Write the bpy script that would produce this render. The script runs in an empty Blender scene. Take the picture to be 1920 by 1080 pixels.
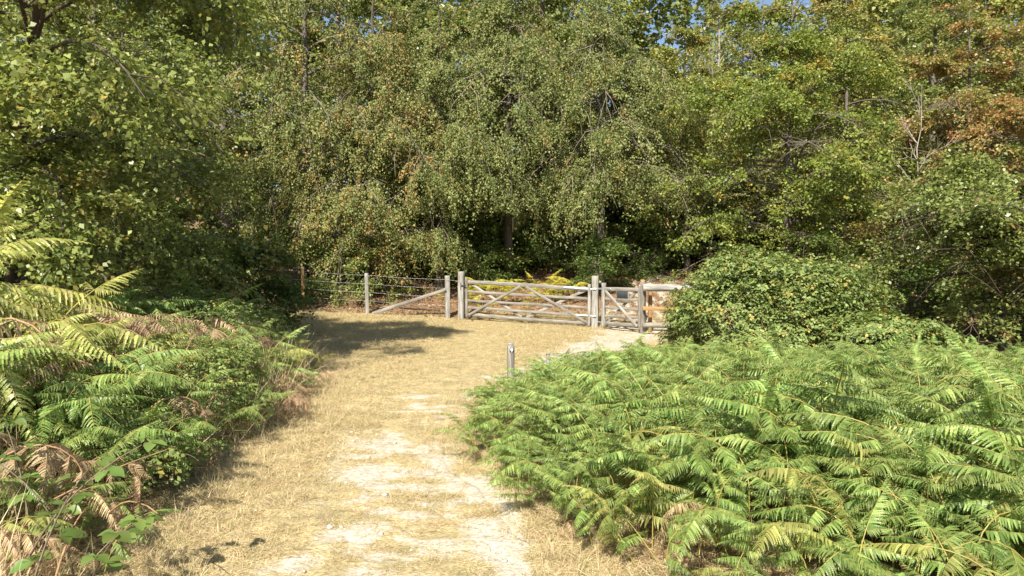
import bpy, math
import numpy as np
from mathutils import Vector, Matrix, Euler

# ------------------------------------------------------------------ camera, sky, sun
S = bpy.context.scene
COL = S.collection
PI = math.pi
CAM_Z = 1.7
cam_d = bpy.data.cameras.new('camera')
cam = bpy.data.objects.new('camera', cam_d)
COL.objects.link(cam)
cam_d.sensor_width = 36.0
cam_d.lens = 24.0
cam_d.clip_start = 0.05
cam_d.clip_end = 600
cam.location = (0, 0, CAM_Z)
cam.rotation_euler = (math.radians(90 - 1.79), 0, 0)
S.camera = cam

SUN_EL, SUN_AZ = math.radians(46), math.radians(17)        # azimuth: to the left of straight behind the camera
sdir = Vector((-math.sin(SUN_AZ) * math.cos(SUN_EL), -math.cos(SUN_AZ) * math.cos(SUN_EL), math.sin(SUN_EL)))
W = bpy.data.worlds.new('World')
S.world = W
W.use_nodes = True
nt = W.node_tree
sky = nt.nodes.new('ShaderNodeTexSky')
sky.sky_type = 'NISHITA'
sky.sun_disc = False
sky.sun_elevation = SUN_EL
sky.sun_rotation = PI + SUN_AZ
bg = nt.nodes['Background']
bg.inputs['Strength'].default_value = 0.085
nt.links.new(sky.outputs[0], bg.inputs['Color'])
sl = bpy.data.lights.new('sun', 'SUN')
sl.energy = 5.0
sl.angle = math.radians(0.53)
sl.color = (1.0, 0.945, 0.84)
sun = bpy.data.objects.new('sun', sl)
COL.objects.link(sun)
sun.rotation_euler = sdir.to_track_quat('Z', 'Y').to_euler()
sun.location = sdir * 60
S.view_settings.view_transform = 'Standard'
S.view_settings.look = 'None'
S.view_settings.exposure = 1.02
S.view_settings.gamma = 1.0
S.view_settings.use_curve_mapping = False
S.render.engine = 'CYCLES'
S.cycles.max_bounces = 8
S.cycles.diffuse_bounces = 2
S.cycles.transmission_bounces = 4
S.cycles.transparent_max_bounces = 4
S.cycles.use_denoising = True

# ------------------------------------------------------------------ helpers
def smooth(a, b, x):
    t = np.clip((np.asarray(x, float) - a) / (b - a), 0, 1)
    return t * t * (3 - 2 * t)

def _hash(ix, iy, iz, seed):
    h = (ix.astype(np.int64) * 374761393 + iy.astype(np.int64) * 668265263 + iz.astype(np.int64) * 2147483647 + seed * 1274126177) & 0xffffffff
    h = ((h ^ (h >> 13)) * 1274126177) & 0xffffffff
    h = (h ^ (h >> 16)) & 0xffffffff
    return h / 4294967295.0

def vnoise(x, y, z=0.0, seed=0):
    x, y, z = np.broadcast_arrays(np.asarray(x, float), np.asarray(y, float), np.asarray(z, float))
    fx, fy, fz = np.floor(x), np.floor(y), np.floor(z)
    tx, ty, tz = x - fx, y - fy, z - fz
    tx, ty, tz = (t * t * (3 - 2 * t) for t in (tx, ty, tz))
    r = 0
    for dx in (0, 1):
        for dy in (0, 1):
            for dz in (0, 1):
                w = (tx if dx else 1 - tx) * (ty if dy else 1 - ty) * (tz if dz else 1 - tz)
                r = r + w * _hash(fx + dx, fy + dy, fz + dz, seed)
    return r

def fbm(x, y, z=0.0, seed=0, octs=4):
    a, s, t = 0.5, 0.0, 0.0
    x, y, z = np.asarray(x, float), np.asarray(y, float), np.asarray(z, float)
    for o in range(octs):
        s = s + a * vnoise(x, y, z, seed + o)
        t += a
        a *= 0.5
        x, y, z = x * 2.03 + 5.1, y * 2.03 + 1.7, z * 2.03 + 3.3
    return s / t

def mk_mesh(name, V, faces, mats=(), midx=None, smooth_=False, attrs=None):
    """V (N,3); faces: list of int arrays (M,k); attrs: {name: (F,3) per face}"""
    me = bpy.data.meshes.new(name)
    V = np.ascontiguousarray(V, dtype=np.float32)
    faces = [np.asarray(f, dtype=np.int32) for f in faces if len(f)]
    me.vertices.add(len(V))
    me.vertices.foreach_set('co', V.ravel())
    loops = np.concatenate([f.ravel() for f in faces])
    tot = np.concatenate([np.full(len(f), f.shape[1], np.int32) for f in faces])
    start = np.concatenate([[0], np.cumsum(tot)[:-1]]).astype(np.int32)
    me.loops.add(len(loops))
    me.loops.foreach_set('vertex_index', loops)
    me.polygons.add(len(tot))
    me.polygons.foreach_set('loop_start', start)
    me.polygons.foreach_set('loop_total', tot)
    for m in mats:
        me.materials.append(m)
    if midx is not None:
        me.polygons.foreach_set('material_index', np.asarray(midx, np.int32))
    if smooth_:
        me.polygons.foreach_set('use_smooth', np.ones(len(tot), bool))
    me.update(calc_edges=True)
    for k, a in (attrs or {}).items():
        at = me.attributes.new(k, 'FLOAT_VECTOR', 'FACE')
        at.data.foreach_set('vector', np.ascontiguousarray(a, np.float32).ravel())
    return me

def link(name, data, parent=None, loc=None, mat4=None):
    o = bpy.data.objects.new(name, data)
    COL.objects.link(o)
    if parent is not None:
        o.parent = parent
    if mat4 is not None:
        o.matrix_basis = mat4
    elif loc is not None:
        o.location = loc
    return o

def tag(o, label=None, cat=None, group=None, kind=None):
    if label: o['label'] = label
    if cat: o['category'] = cat
    if group: o['group'] = group
    if kind: o['kind'] = kind
    return o

def empty(name, loc, label, cat, group=None, rz=0.0, scale=1.0):
    o = bpy.data.objects.new(name, None)
    o.empty_display_size = 0.1
    COL.objects.link(o)
    o.location = loc
    o.rotation_euler = (0, 0, rz)
    o.scale = (scale,) * 3
    return tag(o, label, cat, group)

class Geo:
    """collects vertices / faces with material index and a per-face vector attribute"""
    def __init__(s):
        s.V, s.F, s.M, s.A, s.n = [], {3: [], 4: []}, {3: [], 4: []}, {3: [], 4: []}, 0
    def add(s, V, F, m=0, a=(0.5, 0.5, 0)):
        V = np.asarray(V, float); F = np.asarray(F, int)
        if len(F) == 0: return
        k = F.shape[1]
        s.V.append(V); s.F[k].append(F + s.n); s.M[k].append(np.full(len(F), m))
        a = np.asarray(a, float)
        s.A[k].append(np.broadcast_to(a, (len(F), 3)))
        s.n += len(V)
    def mesh(s, name, mats, smooth_=False):
        fs, ms, az = [], [], []
        for k in (3, 4):
            if s.F[k]:
                fs.append(np.concatenate(s.F[k])); ms.append(np.concatenate(s.M[k])); az.append(np.concatenate(s.A[k]))
        return mk_mesh(name, np.concatenate(s.V), fs, mats, np.concatenate(ms), smooth_, {'var': np.concatenate(az)})

def norm(v):
    return v / np.maximum(np.linalg.norm(v, axis=-1, keepdims=True), 1e-9)

def tube(P, R, sides=6, cap=True):
    P = np.asarray(P, float); R = np.asarray(R, float)
    n = len(P)
    T = norm(np.gradient(P, axis=0))
    up = np.array([0, 0, 1.0]) if abs(T[0, 2]) < 0.9 else np.array([1.0, 0, 0])
    U = norm(np.cross(T, up)); Wv = np.cross(T, U)
    a = np.arange(sides) * 2 * PI / sides
    V = P[:, None] + R[:, None, None] * (np.cos(a)[None, :, None] * U[:, None] + np.sin(a)[None, :, None] * Wv[:, None])
    V = V.reshape(-1, 3)
    i = np.arange(n - 1)[:, None] * sides; j = np.arange(sides)[None]; j2 = (j + 1) % sides
    F = np.stack([i + j, i + j2, i + sides + j2, i + sides + j], -1).reshape(-1, 4)
    return V, F

def leaves_quads(P, D, N, L, Wd, fold=0.18):
    """diamond leaves: P base, D direction, N normal; returns V, F"""
    D = norm(D); N = norm(N - D * np.sum(N * D, -1, keepdims=True)); B = np.cross(N, D)
    L = np.asarray(L)[:, None]; Wd = np.asarray(Wd)[:, None]
    v0 = P
    v1 = P + D * L * 0.45 + B * Wd * 0.5 + N * Wd * fold
    v2 = P + D * L - N * L * 0.10
    v3 = P + D * L * 0.45 - B * Wd * 0.5 + N * Wd * fold
    V = np.stack([v0, v1, v2, v3], 1).reshape(-1, 3)
    F = np.arange(len(P) * 4).reshape(-1, 4)
    return V, F

def leaves_hex(P, D, N, L, Wd, fold=0.2):
    """rounded leaves of two folded quads each"""
    D = norm(D); N = norm(N - D * np.sum(N * D, -1, keepdims=True)); B = np.cross(N, D)
    L = np.asarray(L)[:, None]; Wd = np.asarray(Wd)[:, None]
    pts = [P]
    for s_, t_, w_ in ((1, 0.28, 0.46), (1, 0.66, 0.40)): pts.append(P + D * L * t_ + s_ * B * Wd * w_ + N * Wd * fold * w_ * 2 - N * L * 0.12 * t_ * t_)
    pts.append(P + D * L - N * L * 0.16)
    for s_, t_, w_ in ((-1, 0.66, 0.40), (-1, 0.28, 0.46)): pts.append(P + D * L * t_ + s_ * B * Wd * w_ + N * Wd * fold * w_ * 2 - N * L * 0.12 * t_ * t_)
    V = np.stack(pts, 1).reshape(-1, 3)
    i = np.arange(len(P))[:, None] * 6
    F = np.stack([i + np.array([0, 1, 2, 3]), i + np.array([0, 3, 4, 5])], 1).reshape(-1, 4)
    return V, F

# ------------------------------------------------------------------ materials
def new_mat(name):
    m = bpy.data.materials.new(name)
    m.use_nodes = True
    t = m.node_tree
    return m, t, t.nodes['Principled BSDF'], t.nodes['Material Output']

def nd(t, typ, **kw):
    n = t.nodes.new(typ)
    for k, v in kw.items():
        if k.startswith('i_'):
            n.inputs[k[2:].replace('_', ' ')].default_value = v
        else:
            setattr(n, k, v)
    return n

def mixc(t, fac, a, b, blend='MIX'):
    n = t.nodes.new('ShaderNodeMix'); n.data_type = 'RGBA'; n.blend_type = blend
    for sock, v in ((n.inputs[0], fac), (n.inputs[6], a), (n.inputs[7], b)):
        if hasattr(v, 'is_linked'): t.links.new(v, sock)
        else: sock.default_value = v if not isinstance(v, tuple) else (*v, 1.0)
    return n.outputs[2]

def mth(t, op, a, b=None, clamp=False):
    n = t.nodes.new('ShaderNodeMath'); n.operation = op; n.use_clamp = clamp
    for i, v in enumerate((a, b)):
        if v is None: continue
        if hasattr(v, 'is_linked'): t.links.new(v, n.inputs[i])
        else: n.inputs[i].default_value = v
    return n.outputs[0]

def ramp(t, fac, stops):
    n = t.nodes.new('ShaderNodeValToRGB')
    e = n.color_ramp.elements
    while len(e) < len(stops): e.new(0.5)
    for el, (p, c) in zip(e, stops):
        el.position = p; el.color = (*c, 1) if len(c) == 3 else c
    t.links.new(fac, n.inputs[0])
    return n.outputs[0]

def leaf_mat(name, ca, cb, cdry, trans=0.4, rough=0.45, spec=0.35, vary=0.5, rand=0.0):
    m, t, p, out = new_mat(name)
    at = nd(t, 'ShaderNodeAttribute', attribute_name='var')
    sp = nd(t, 'ShaderNodeSeparateXYZ'); t.links.new(at.outputs['Vector'], sp.inputs[0])
    c = mixc(t, sp.outputs[0], ca, cb)
    c = mixc(t, sp.outputs[2], c, cdry)
    v = mth(t, 'ADD', mth(t, 'MULTIPLY', sp.outputs[1], vary), 1.0 - vary * 0.5)
    hs = nd(t, 'ShaderNodeHueSaturation')
    t.links.new(c, hs.inputs['Color']); 
    if rand:
        oi = nd(t, 'ShaderNodeObjectInfo')
        v = mth(t, 'MULTIPLY', v, mth(t, 'ADD', mth(t, 'MULTIPLY', oi.outputs['Random'], rand), 1 - rand * 0.5))
        h = mth(t, 'ADD', mth(t, 'MULTIPLY', mth(t, 'FRACT', mth(t, 'MULTIPLY', oi.outputs['Random'], 7.13)), 0.032), 0.476)
        t.links.new(h, hs.inputs['Hue'])
    t.links.new(v, hs.inputs['Value'])
    c = hs.outputs['Color']
    t.links.new(c, p.inputs['Base Color'])
    p.inputs['Roughness'].default_value = rough
    p.inputs['Specular IOR Level'].default_value = spec
    tr = nd(t, 'ShaderNodeBsdfTranslucent')
    tc = mixc(t, 0.5, c, (1.0, 1.0, 0.35), 'MULTIPLY')
    g = nd(t, 'ShaderNodeHueSaturation'); g.inputs['Value'].default_value = 1.7
    t.links.new(tc, g.inputs['Color']); t.links.new(g.outputs[0], tr.inputs['Color'])
    mx = nd(t, 'ShaderNodeMixShader'); mx.inputs[0].default_value = trans
    t.links.new(p.outputs[0], mx.inputs[1]); t.links.new(tr.outputs[0], mx.inputs[2])
    t.links.new(mx.outputs[0], out.inputs['Surface'])
    return m

def bark_mat(name, c1, c2, scale=8.0, bump=0.4):
    m, t, p, out = new_mat(name)
    tc = nd(t, 'ShaderNodeTexCoord')
    mp = nd(t, 'ShaderNodeMapping'); mp.inputs['Scale'].default_value = (1, 1, 0.25)
    t.links.new(tc.outputs['Object'], mp.inputs[0])
    n = nd(t, 'ShaderNodeTexNoise', i_Scale=scale, i_Detail=6.0, i_Roughness=0.7)
    t.links.new(mp.outputs[0], n.inputs['Vector'])
    c = ramp(t, n.outputs[0], [(0.3, c1), (0.7, c2)])
    t.links.new(c, p.inputs['Base Color'])
    p.inputs['Roughness'].default_value = 0.85
    b = nd(t, 'ShaderNodeBump'); b.inputs['Strength'].default_value = bump; b.inputs['Distance'].default_value = 0.03
    t.links.new(n.outputs[0], b.inputs['Height']); t.links.new(b.outputs[0], p.inputs['Normal'])
    return m

def wood_mat(name, c1, c2, c3, lichen=0.35):
    """weathered timber, grain along local X"""
    m, t, p, out = new_mat(name)
    tc = nd(t, 'ShaderNodeTexCoord'); oi = nd(t, 'ShaderNodeObjectInfo')
    add = nd(t, 'ShaderNodeVectorMath', operation='ADD')
    sc = nd(t, 'ShaderNodeVectorMath', operation='SCALE'); sc.inputs[3].default_value = 37.0
    cv = nd(t, 'ShaderNodeCombineXYZ')
    for i in range(3): t.links.new(oi.outputs['Random'], cv.inputs[i])
    t.links.new(cv.outputs[0], sc.inputs[0]); t.links.new(tc.outputs['Object'], add.inputs[0]); t.links.new(sc.outputs[0], add.inputs[1])
    mp = nd(t, 'ShaderNodeMapping'); mp.inputs['Scale'].default_value = (2.2, 38, 38)
    t.links.new(add.outputs[0], mp.inputs[0])
    g = nd(t, 'ShaderNodeTexNoise', i_Scale=1.0, i_Detail=5.0, i_Roughness=0.65); t.links.new(mp.outputs[0], g.inputs['Vector'])
    c = ramp(t, g.outputs[0], [(0.28, c1), (0.5, c2), (0.75, c3)])
    n2 = nd(t, 'ShaderNodeTexNoise', i_Scale=7.0, i_Detail=5.0, i_Roughness=0.7); t.links.new(add.outputs[0], n2.inputs['Vector'])
    f = ramp(t, n2.outputs[0], [(0.55, (0, 0, 0)), (0.68, (1, 1, 1))])
    c = mixc(t, mth(t, 'MULTIPLY', f, lichen), c, (0.33, 0.36, 0.22))
    n3 = nd(t, 'ShaderNodeTexNoise', i_Scale=2.3, i_Detail=3.0); t.links.new(add.outputs[0], n3.inputs['Vector'])
    c = mixc(t, 0.55, c, ramp(t, n3.outputs[0], [(0.3, (0.42, 0.40, 0.37)), (0.62, (1, 1, 1))]), 'MULTIPLY')
    t.links.new(c, p.inputs['Base Color'])
    p.inputs['Roughness'].default_value = 0.8
    b = nd(t, 'ShaderNodeBump'); b.inputs['Strength'].default_value = 0.5; b.inputs['Distance'].default_value = 0.006
    t.links.new(g.outputs[0], b.inputs['Height']); t.links.new(b.outputs[0], p.inputs['Normal'])
    return m

def plain_mat(name, col, rough=0.6, metal=0.0, var=0.2, scale=20.0):
    m, t, p, out = new_mat(name)
    tc = nd(t, 'ShaderNodeTexCoord')
    n = nd(t, 'ShaderNodeTexNoise', i_Scale=scale, i_Detail=4.0); t.links.new(tc.outputs['Object'], n.inputs['Vector'])
    lo = tuple(x * (1 - var) for x in col); hi = tuple(min(1, x * (1 + var)) for x in col)
    t.links.new(ramp(t, n.outputs[0], [(0.3, lo), (0.7, hi)]), p.inputs['Base Color'])
    p.inputs['Roughness'].default_value = rough; p.inputs['Metallic'].default_value = metal
    return m

M = {}
DRY = (0.32, 0.19, 0.07)
M['big'] = leaf_mat('whitebeam_leaf', (0.09, 0.13, 0.028), (0.35, 0.375, 0.11), (0.36, 0.28, 0.08), 0.30, 0.4, 0.4)
M['mid'] = leaf_mat('hazel_leaf', (0.075, 0.11, 0.024), (0.28, 0.31, 0.085), DRY, 0.25, 0.4, 0.4)
M['weep'] = leaf_mat('birch_leaf', (0.075, 0.108, 0.028), (0.30, 0.315, 0.105), (0.38, 0.23, 0.08), 0.22, 0.5, 0.25)
M['beech'] = leaf_mat('beech_leaf', (0.07, 0.115, 0.018), (0.30, 0.335, 0.072), (0.40, 0.27, 0.06), 0.27, 0.45, 0.3)
M['yellow'] = leaf_mat('pale_leaf', (0.11, 0.145, 0.033), (0.36, 0.36, 0.11), (0.44, 0.29, 0.08), 0.27, 0.4, 0.4)
M['red'] = leaf_mat('cherry_leaf', (0.13, 0.145, 0.035), (0.34, 0.31, 0.09), (0.40, 0.18, 0.09), 0.28, 0.4, 0.4)
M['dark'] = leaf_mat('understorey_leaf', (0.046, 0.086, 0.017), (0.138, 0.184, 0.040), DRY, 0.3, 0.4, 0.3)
M['bramble'] = leaf_mat('bramble_leaf', (0.09, 0.135, 0.035), (0.27, 0.325, 0.10), (0.38, 0.30, 0.08), 0.22, 0.45, 0.25)
M['fern'] = leaf_mat('bracken_green', (0.115, 0.195, 0.042), (0.285, 0.375, 0.11), (0.38, 0.30, 0.12), 0.32, 0.4, 0.4, 0.5, 0.5)
M['fernl'] = leaf_mat('bracken_yellowing', (0.20, 0.24, 0.05), (0.40, 0.42, 0.13), (0.44, 0.33, 0.16), 0.32, 0.42, 0.35, 0.5, 0.5)
M['ferny'] = leaf_mat('bracken_yellow', (0.34, 0.37, 0.04), (0.56, 0.52, 0.08), (0.48, 0.30, 0.06), 0.42, 0.5, 0.18, 0.4, 0.3)
M['fernd'] = leaf_mat('bracken_dead', (0.24, 0.155, 0.08), (0.44, 0.325, 0.185), (0.50, 0.40, 0.25), 0.25, 0.7, 0.12, 0.5, 0.6)
M['grass'] = leaf_mat('dry_grass', (0.385, 0.31, 0.17), (0.62, 0.53, 0.325), (0.27, 0.27, 0.10), 0.3, 0.6, 0.2, 0.45, 0.3)
M['litter'] = leaf_mat('fallen_leaf', (0.15, 0.07, 0.03), (0.38, 0.22, 0.12), (0.48, 0.33, 0.20), 0.12, 0.75, 0.15, 0.6)
M['shoot'] = leaf_mat('young_bramble_leaf', (0.07, 0.12, 0.025), (0.15, 0.21, 0.055), (0.34, 0.25, 0.06), 0.35, 0.4, 0.35, 0.4, 0.6)
M['stem'] = plain_mat('bracken_stem', (0.30, 0.24, 0.06), 0.5, 0, 0.3, 12)
M['stemd'] = plain_mat('dead_stem', (0.33, 0.20, 0.10), 0.7, 0, 0.35, 12)
M['cane'] = plain_mat('bramble_cane', (0.12, 0.085, 0.05), 0.6, 0, 0.4, 12)
M['bark'] = bark_mat('grey_bark', (0.07, 0.055, 0.04), (0.20, 0.17, 0.13))
M['barkp'] = bark_mat('pale_bark', (0.18, 0.15, 0.115), (0.40, 0.35, 0.28), 5.0, 0.2)
M['twig'] = bark_mat('pale_twig', (0.20, 0.16, 0.12), (0.40, 0.34, 0.27), 5.0, 0.2)
M['barkd'] = bark_mat('dark_bark', (0.04, 0.03, 0.022), (0.12, 0.09, 0.06))
M['wood'] = wood_mat('weathered_oak', (0.09, 0.08, 0.066), (0.235, 0.212, 0.178), (0.39, 0.36, 0.31))
M['woodp'] = wood_mat('silvered_oak', (0.12, 0.112, 0.096), (0.32, 0.30, 0.265), (0.50, 0.48, 0.43))
M['woodo'] = wood_mat('orange_pine', (0.24, 0.12, 0.045), (0.40, 0.23, 0.09), (0.50, 0.34, 0.16), 0.12)
M['metal'] = plain_mat('galvanised_steel', (0.55, 0.58, 0.62), 0.38, 0.85, 0.15, 30)
M['iron'] = plain_mat('black_iron', (0.03, 0.03, 0.032), 0.5, 0.6, 0.3)
M['wire'] = plain_mat('fence_wire', (0.42, 0.42, 0.42), 0.45, 0.7, 0.2)
M['sign'] = plain_mat('grey_plate', (0.035, 0.042, 0.047), 0.6, 0.1, 0.15, 9)
M['white'] = plain_mat('white_plastic', (0.82, 0.82, 0.80), 0.4, 0, 0.05)
M['disc'] = plain_mat('brown_disc', (0.06, 0.045, 0.04), 0.5)
M['chalk'] = plain_mat('chalk_stone', (0.50, 0.46, 0.39), 0.9, 0, 0.25, 15)

# ------------------------------------------------------------------ terrain
def left_edge(y):
    return np.interp(y, [0, 3.0, 3.75, 4.84, 6.2, 7.25, 9.46, 11.5, 13.2, 14.2, 15.2],
                     [-1.2, -1.6, -2.0, -2.25, -2.45, -2.15, -2.5, -3.1, -3.8, -5.4, -9.0])

def right_edge(y):
    return np.interp(y, [0, 2.5, 3.2, 3.8, 4.27, 5.2, 5.6, 6.4, 8.4, 9.9, 10.6, 11.6, 12.8, 14.5],
                     [1.1, 0.9, 0.68, 0.42, 0.02, -0.28, -0.52, -0.66, -0.62, -0.15, 0.30, 0.95, 1.6, 2.7])

def fence_y(x):
    return np.interp(x, [-14, -6.5, -1.5, 2.4, 3.54, 6, 12], [21.6, 21.2, 20.5, 19.4, 18.3, 18.0, 18.0])

def terrain(x, y):
    x = np.asarray(x, float); y = np.asarray(y, float)
    z = 0.055 * np.clip(0.5 - x, 0, 14) * smooth(14, 20, y)
    z = z - 0.04 * np.clip(x - 1, 0, 4) * smooth(12, 18, y)
    s = y - fence_y(x)
    z = z + 0.19 * np.clip(s, 0, 6.5) + 0.16 * np.clip(s - 6.5, 0, 60)
    dl = left_edge(y) - x
    z = z + (0.42 * smooth(0.1, 2.2, dl)) * (1 - smooth(12, 16, y))
    dr = x - right_edge(y)
    z = z + 0.10 * smooth(0.2, 1.6, dr) * (1 - smooth(9, 13, y))
    z = z + 0.05 * (fbm(x * 0.8, y * 0.8, 0, 3) - 0.5) + 0.25 * (fbm(x * 0.12, y * 0.12, 0, 9) - 0.5) * smooth(24, 32, y)
    return z

def TZ(x, y):
    return float(terrain(np.array([x]), np.array([y]))[0])

def track_mask(x, y):
    """the chalk track from the post to the small gate and on up the hill"""
    tx = np.array([0.75, 1.1, 1.9, 2.75, 3.1, 3.4, 4.2, 5.3, 6.5, 7.2]); ty = np.array([10.6, 12.2, 14.6, 17.0, 18.7, 20.0, 22.5, 25.5, 29, 33.0])
    d = np.full(np.shape(x), 99.0)
    for i in range(len(tx) - 1):
        ax, ay, bx, by = tx[i], ty[i], tx[i + 1], ty[i + 1]
        t = np.clip(((x - ax) * (bx - ax) + (y - ay) * (by - ay)) / ((bx - ax) ** 2 + (by - ay) ** 2), 0, 1)
        d = np.minimum(d, np.hypot(x - ax - t * (bx - ax), y - ay - t * (by - ay)))
    return d

def chalk_at(x, y):
    n = fbm(x * 1.3, y * 0.9, 0, 21, 4)
    f = fbm(x * 5, y * 3.2, 0, 31, 4)
    d = track_mask(x, y)
    c = (1 - smooth(0.42, 1.35, d + (n - 0.5) * 1.6 + (f - 0.5) * 0.9)) * (1 - smooth(18, 20, y) * (0.25 + 0.6 * smooth(0.40, 0.60, f)))
    cx = np.interp(y, [2, 4, 6, 9, 12], [-0.65, -0.85, -1.0, -0.9, -0.4])
    near = 1 - smooth(0.2, 1.25, np.abs(x - cx) / (1 + 0.0 * y))
    st = fbm(x * 2.2, y * 7.5, 0, 41, 3)
    a = 0.80 * smooth(0.515, 0.66, n * 0.35 + f * 0.30 + st * 0.38 + 0.13 * near - 0.012 * (y - 3)) * near * (1 - smooth(8.5, 11, y))
    cx2 = np.interp(y, [2, 4, 5.2, 6.0], [0.15, 0.0, -0.25, -0.6])
    n2 = 1 - smooth(0.12, 0.42, np.abs(x - cx2))
    b = 0.9 * smooth(0.42, 0.60, f * 0.6 + n * 0.4 + 0.05) * n2 * (1 - smooth(5.8, 6.6, y))
    return np.clip(np.maximum(np.maximum(c, a), b), 0, 1)

def ground_mat():
    m, t, p, out = new_mat('dry_ground')
    at = nd(t, 'ShaderNodeAttribute', attribute_name='zone')
    sp = nd(t, 'ShaderNodeSeparateXYZ'); t.links.new(at.outputs['Vector'], sp.inputs[0])
    tc = nd(t, 'ShaderNodeTexCoord')
    n1 = nd(t, 'ShaderNodeTexNoise', i_Scale=2.5, i_Detail=6.0, i_Roughness=0.65); t.links.new(tc.outputs['Object'], n1.inputs['Vector'])
    n2 = nd(t, 'ShaderNodeTexNoise', i_Scale=28.0, i_Detail=6.0, i_Roughness=0.7); t.links.new(tc.outputs['Object'], n2.inputs['Vector'])
    mp = nd(t, 'ShaderNodeMapping'); mp.inputs['Scale'].default_value = (40, 90, 40); mp.inputs['Rotation'].default_value = (0, 0, 0.3)
    t.links.new(tc.outputs['Object'], mp.inputs[0])
    n3 = nd(t, 'ShaderNodeTexNoise', i_Scale=1.0, i_Detail=4.0); t.links.new(mp.outputs[0], n3.inputs['Vector'])
    straw = ramp(t, n3.outputs[0], [(0.3, (0.22, 0.16, 0.08)), (0.5, (0.45, 0.355, 0.18)), (0.72, (0.61, 0.51, 0.29))])
    straw = mixc(t, ramp(t, n1.outputs[0], [(0.50, (0, 0, 0)), (0.66, (0.7, 0.7, 0.7))]), straw, (0.22, 0.19, 0.085))
    n5 = nd(t, 'ShaderNodeTexNoise', i_Scale=6.0, i_Detail=5.0, i_Roughness=0.7); t.links.new(tc.outputs['Object'], n5.inputs['Vector'])
    straw = mixc(t, ramp(t, n5.outputs[0], [(0.52, (0, 0, 0)), (0.66, (0.75, 0.75, 0.75))]), straw, (0.27, 0.20, 0.13))
    mp6 = nd(t, 'ShaderNodeMapping'); mp6.inputs['Scale'].default_value = (9, 24, 9); t.links.new(tc.outputs['Object'], mp6.inputs[0])
    n6 = nd(t, 'ShaderNodeTexNoise', i_Scale=1.0, i_Detail=6.0, i_Roughness=0.75); t.links.new(mp6.outputs[0], n6.inputs['Vector'])
    dk = ramp(t, n6.outputs[0], [(0.52, (0, 0, 0)), (0.64, (0.8, 0.8, 0.8))])
    straw = mixc(t, dk, straw, (0.19, 0.155, 0.075))
    chalk = ramp(t, n2.outputs[0], [(0.26, (0.20, 0.155, 0.095)), (0.44, (0.46, 0.40, 0.31)), (0.7, (0.64, 0.59, 0.51))])
    soil = ramp(t, n2.outputs[0], [(0.3, (0.07, 0.045, 0.025)), (0.5, (0.20, 0.125, 0.07)), (0.72, (0.36, 0.25, 0.15))])
    edge = mth(t, 'ADD', sp.outputs[0], mth(t, 'MULTIPLY', mth(t, 'SUBTRACT', n2.outputs[0], 0.5), 0.9))
    cf = ramp(t, edge, [(0.35, (0, 0, 0)), (0.80, (1, 1, 1))])
    c = mixc(t, sp.outputs[1], straw, soil)
    chalk = mixc(t, mth(t, 'MULTIPLY', dk, 0.8), chalk, (0.27, 0.215, 0.12))
    c = mixc(t, cf, c, chalk)
    t.links.new(c, p.inputs['Base Color'])
    p.inputs['Roughness'].default_value = 0.95; p.inputs['Specular IOR Level'].default_value = 0.1
    hsum = mth(t, 'ADD', mth(t, 'MULTIPLY', n2.outputs[0], 0.6), mth(t, 'MULTIPLY', n3.outputs[0], 0.6))
    b = nd(t, 'ShaderNodeBump'); b.inputs['Strength'].default_value = 0.8; b.inputs['Distance'].default_value = 0.025
    t.links.new(hsum, b.inputs['Height']); t.links.new(b.outputs[0], p.inputs['Normal'])
    return m
M['ground'] = ground_mat()

def zone_at(x, y):
    """chalk, soil/leaf mould"""
    s = y - fence_y(x)
    n = fbm(x * 1.1, y * 1.1, 0, 55)
    soil = smooth(-0.9, 0.8, s + (n - 0.5) * 2.4 - 0.9 * smooth(-1.8, 0.5, x) * (1 - smooth(4, 7, x)) * 1.6)
    dl = left_edge(y) - x
    soil = np.maximum(soil, smooth(0.15, 0.8, dl + (n - 0.5) * 0.8) * (1 - smooth(13.5, 15.5, y)))
    dr = x - right_edge(y)
    soil = np.maximum(soil, smooth(0.15, 0.7, dr + (n - 0.5) * 0.7) * (1 - smooth(12.5, 15, y)))
    soil = np.maximum(soil, smooth(4.5, 6, x) * smooth(9, 12, y))
    return chalk_at(x, y), soil

def grid_mesh(name, xs, ys, zoff=0.0, hole=None, bump=0.0):
    X, Y = np.meshgrid(xs, ys)
    Z = terrain(X, Y) + zoff
    if hole is not None: Z = Z - hole(X, Y)
    if bump: Z = Z + bump * (fbm(X * 9, Y * 9, 0, 77, 3) - 0.5)
    V = np.stack([X, Y, Z], -1).reshape(-1, 3)
    nx, ny = len(xs), len(ys)
    i = np.arange(ny - 1)[:, None] * nx; j = np.arange(nx - 1)[None]
    F = np.stack([i + j, i + j + 1, i + nx + j + 1, i + nx + j], -1).reshape(-1, 4)
    me = mk_mesh(name, V, [F], [M['ground']], None, True)
    ch, so = zone_at(X.ravel(), Y.ravel())
    at = me.attributes.new('zone', 'FLOAT_VECTOR', 'POINT')
    at.data.foreach_set('vector', np.stack([ch, so, 0 * ch], -1).astype(np.float32).ravel())
    return me

def in_path(x, y):
    return smooth(0.0, 0.35, x - left_edge(y)) * smooth(0.0, 0.35, right_edge(y) - x)

xs = np.unique(np.concatenate([np.linspace(-160, -14, 24), np.linspace(-14, 14, 141), np.linspace(14, 160, 24)]))
ys = np.unique(np.concatenate([np.linspace(-60, 0, 16), np.linspace(0, 36, 181), np.linspace(36, 200, 30)]))
tag(link('ground', grid_mesh('ground', xs, ys, 0.0, lambda X, Y: 0.05 * in_path(X, Y) * (1 - smooth(10.2, 10.7, Y)) * smooth(2.2, 2.8, Y))), kind='structure')

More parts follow.
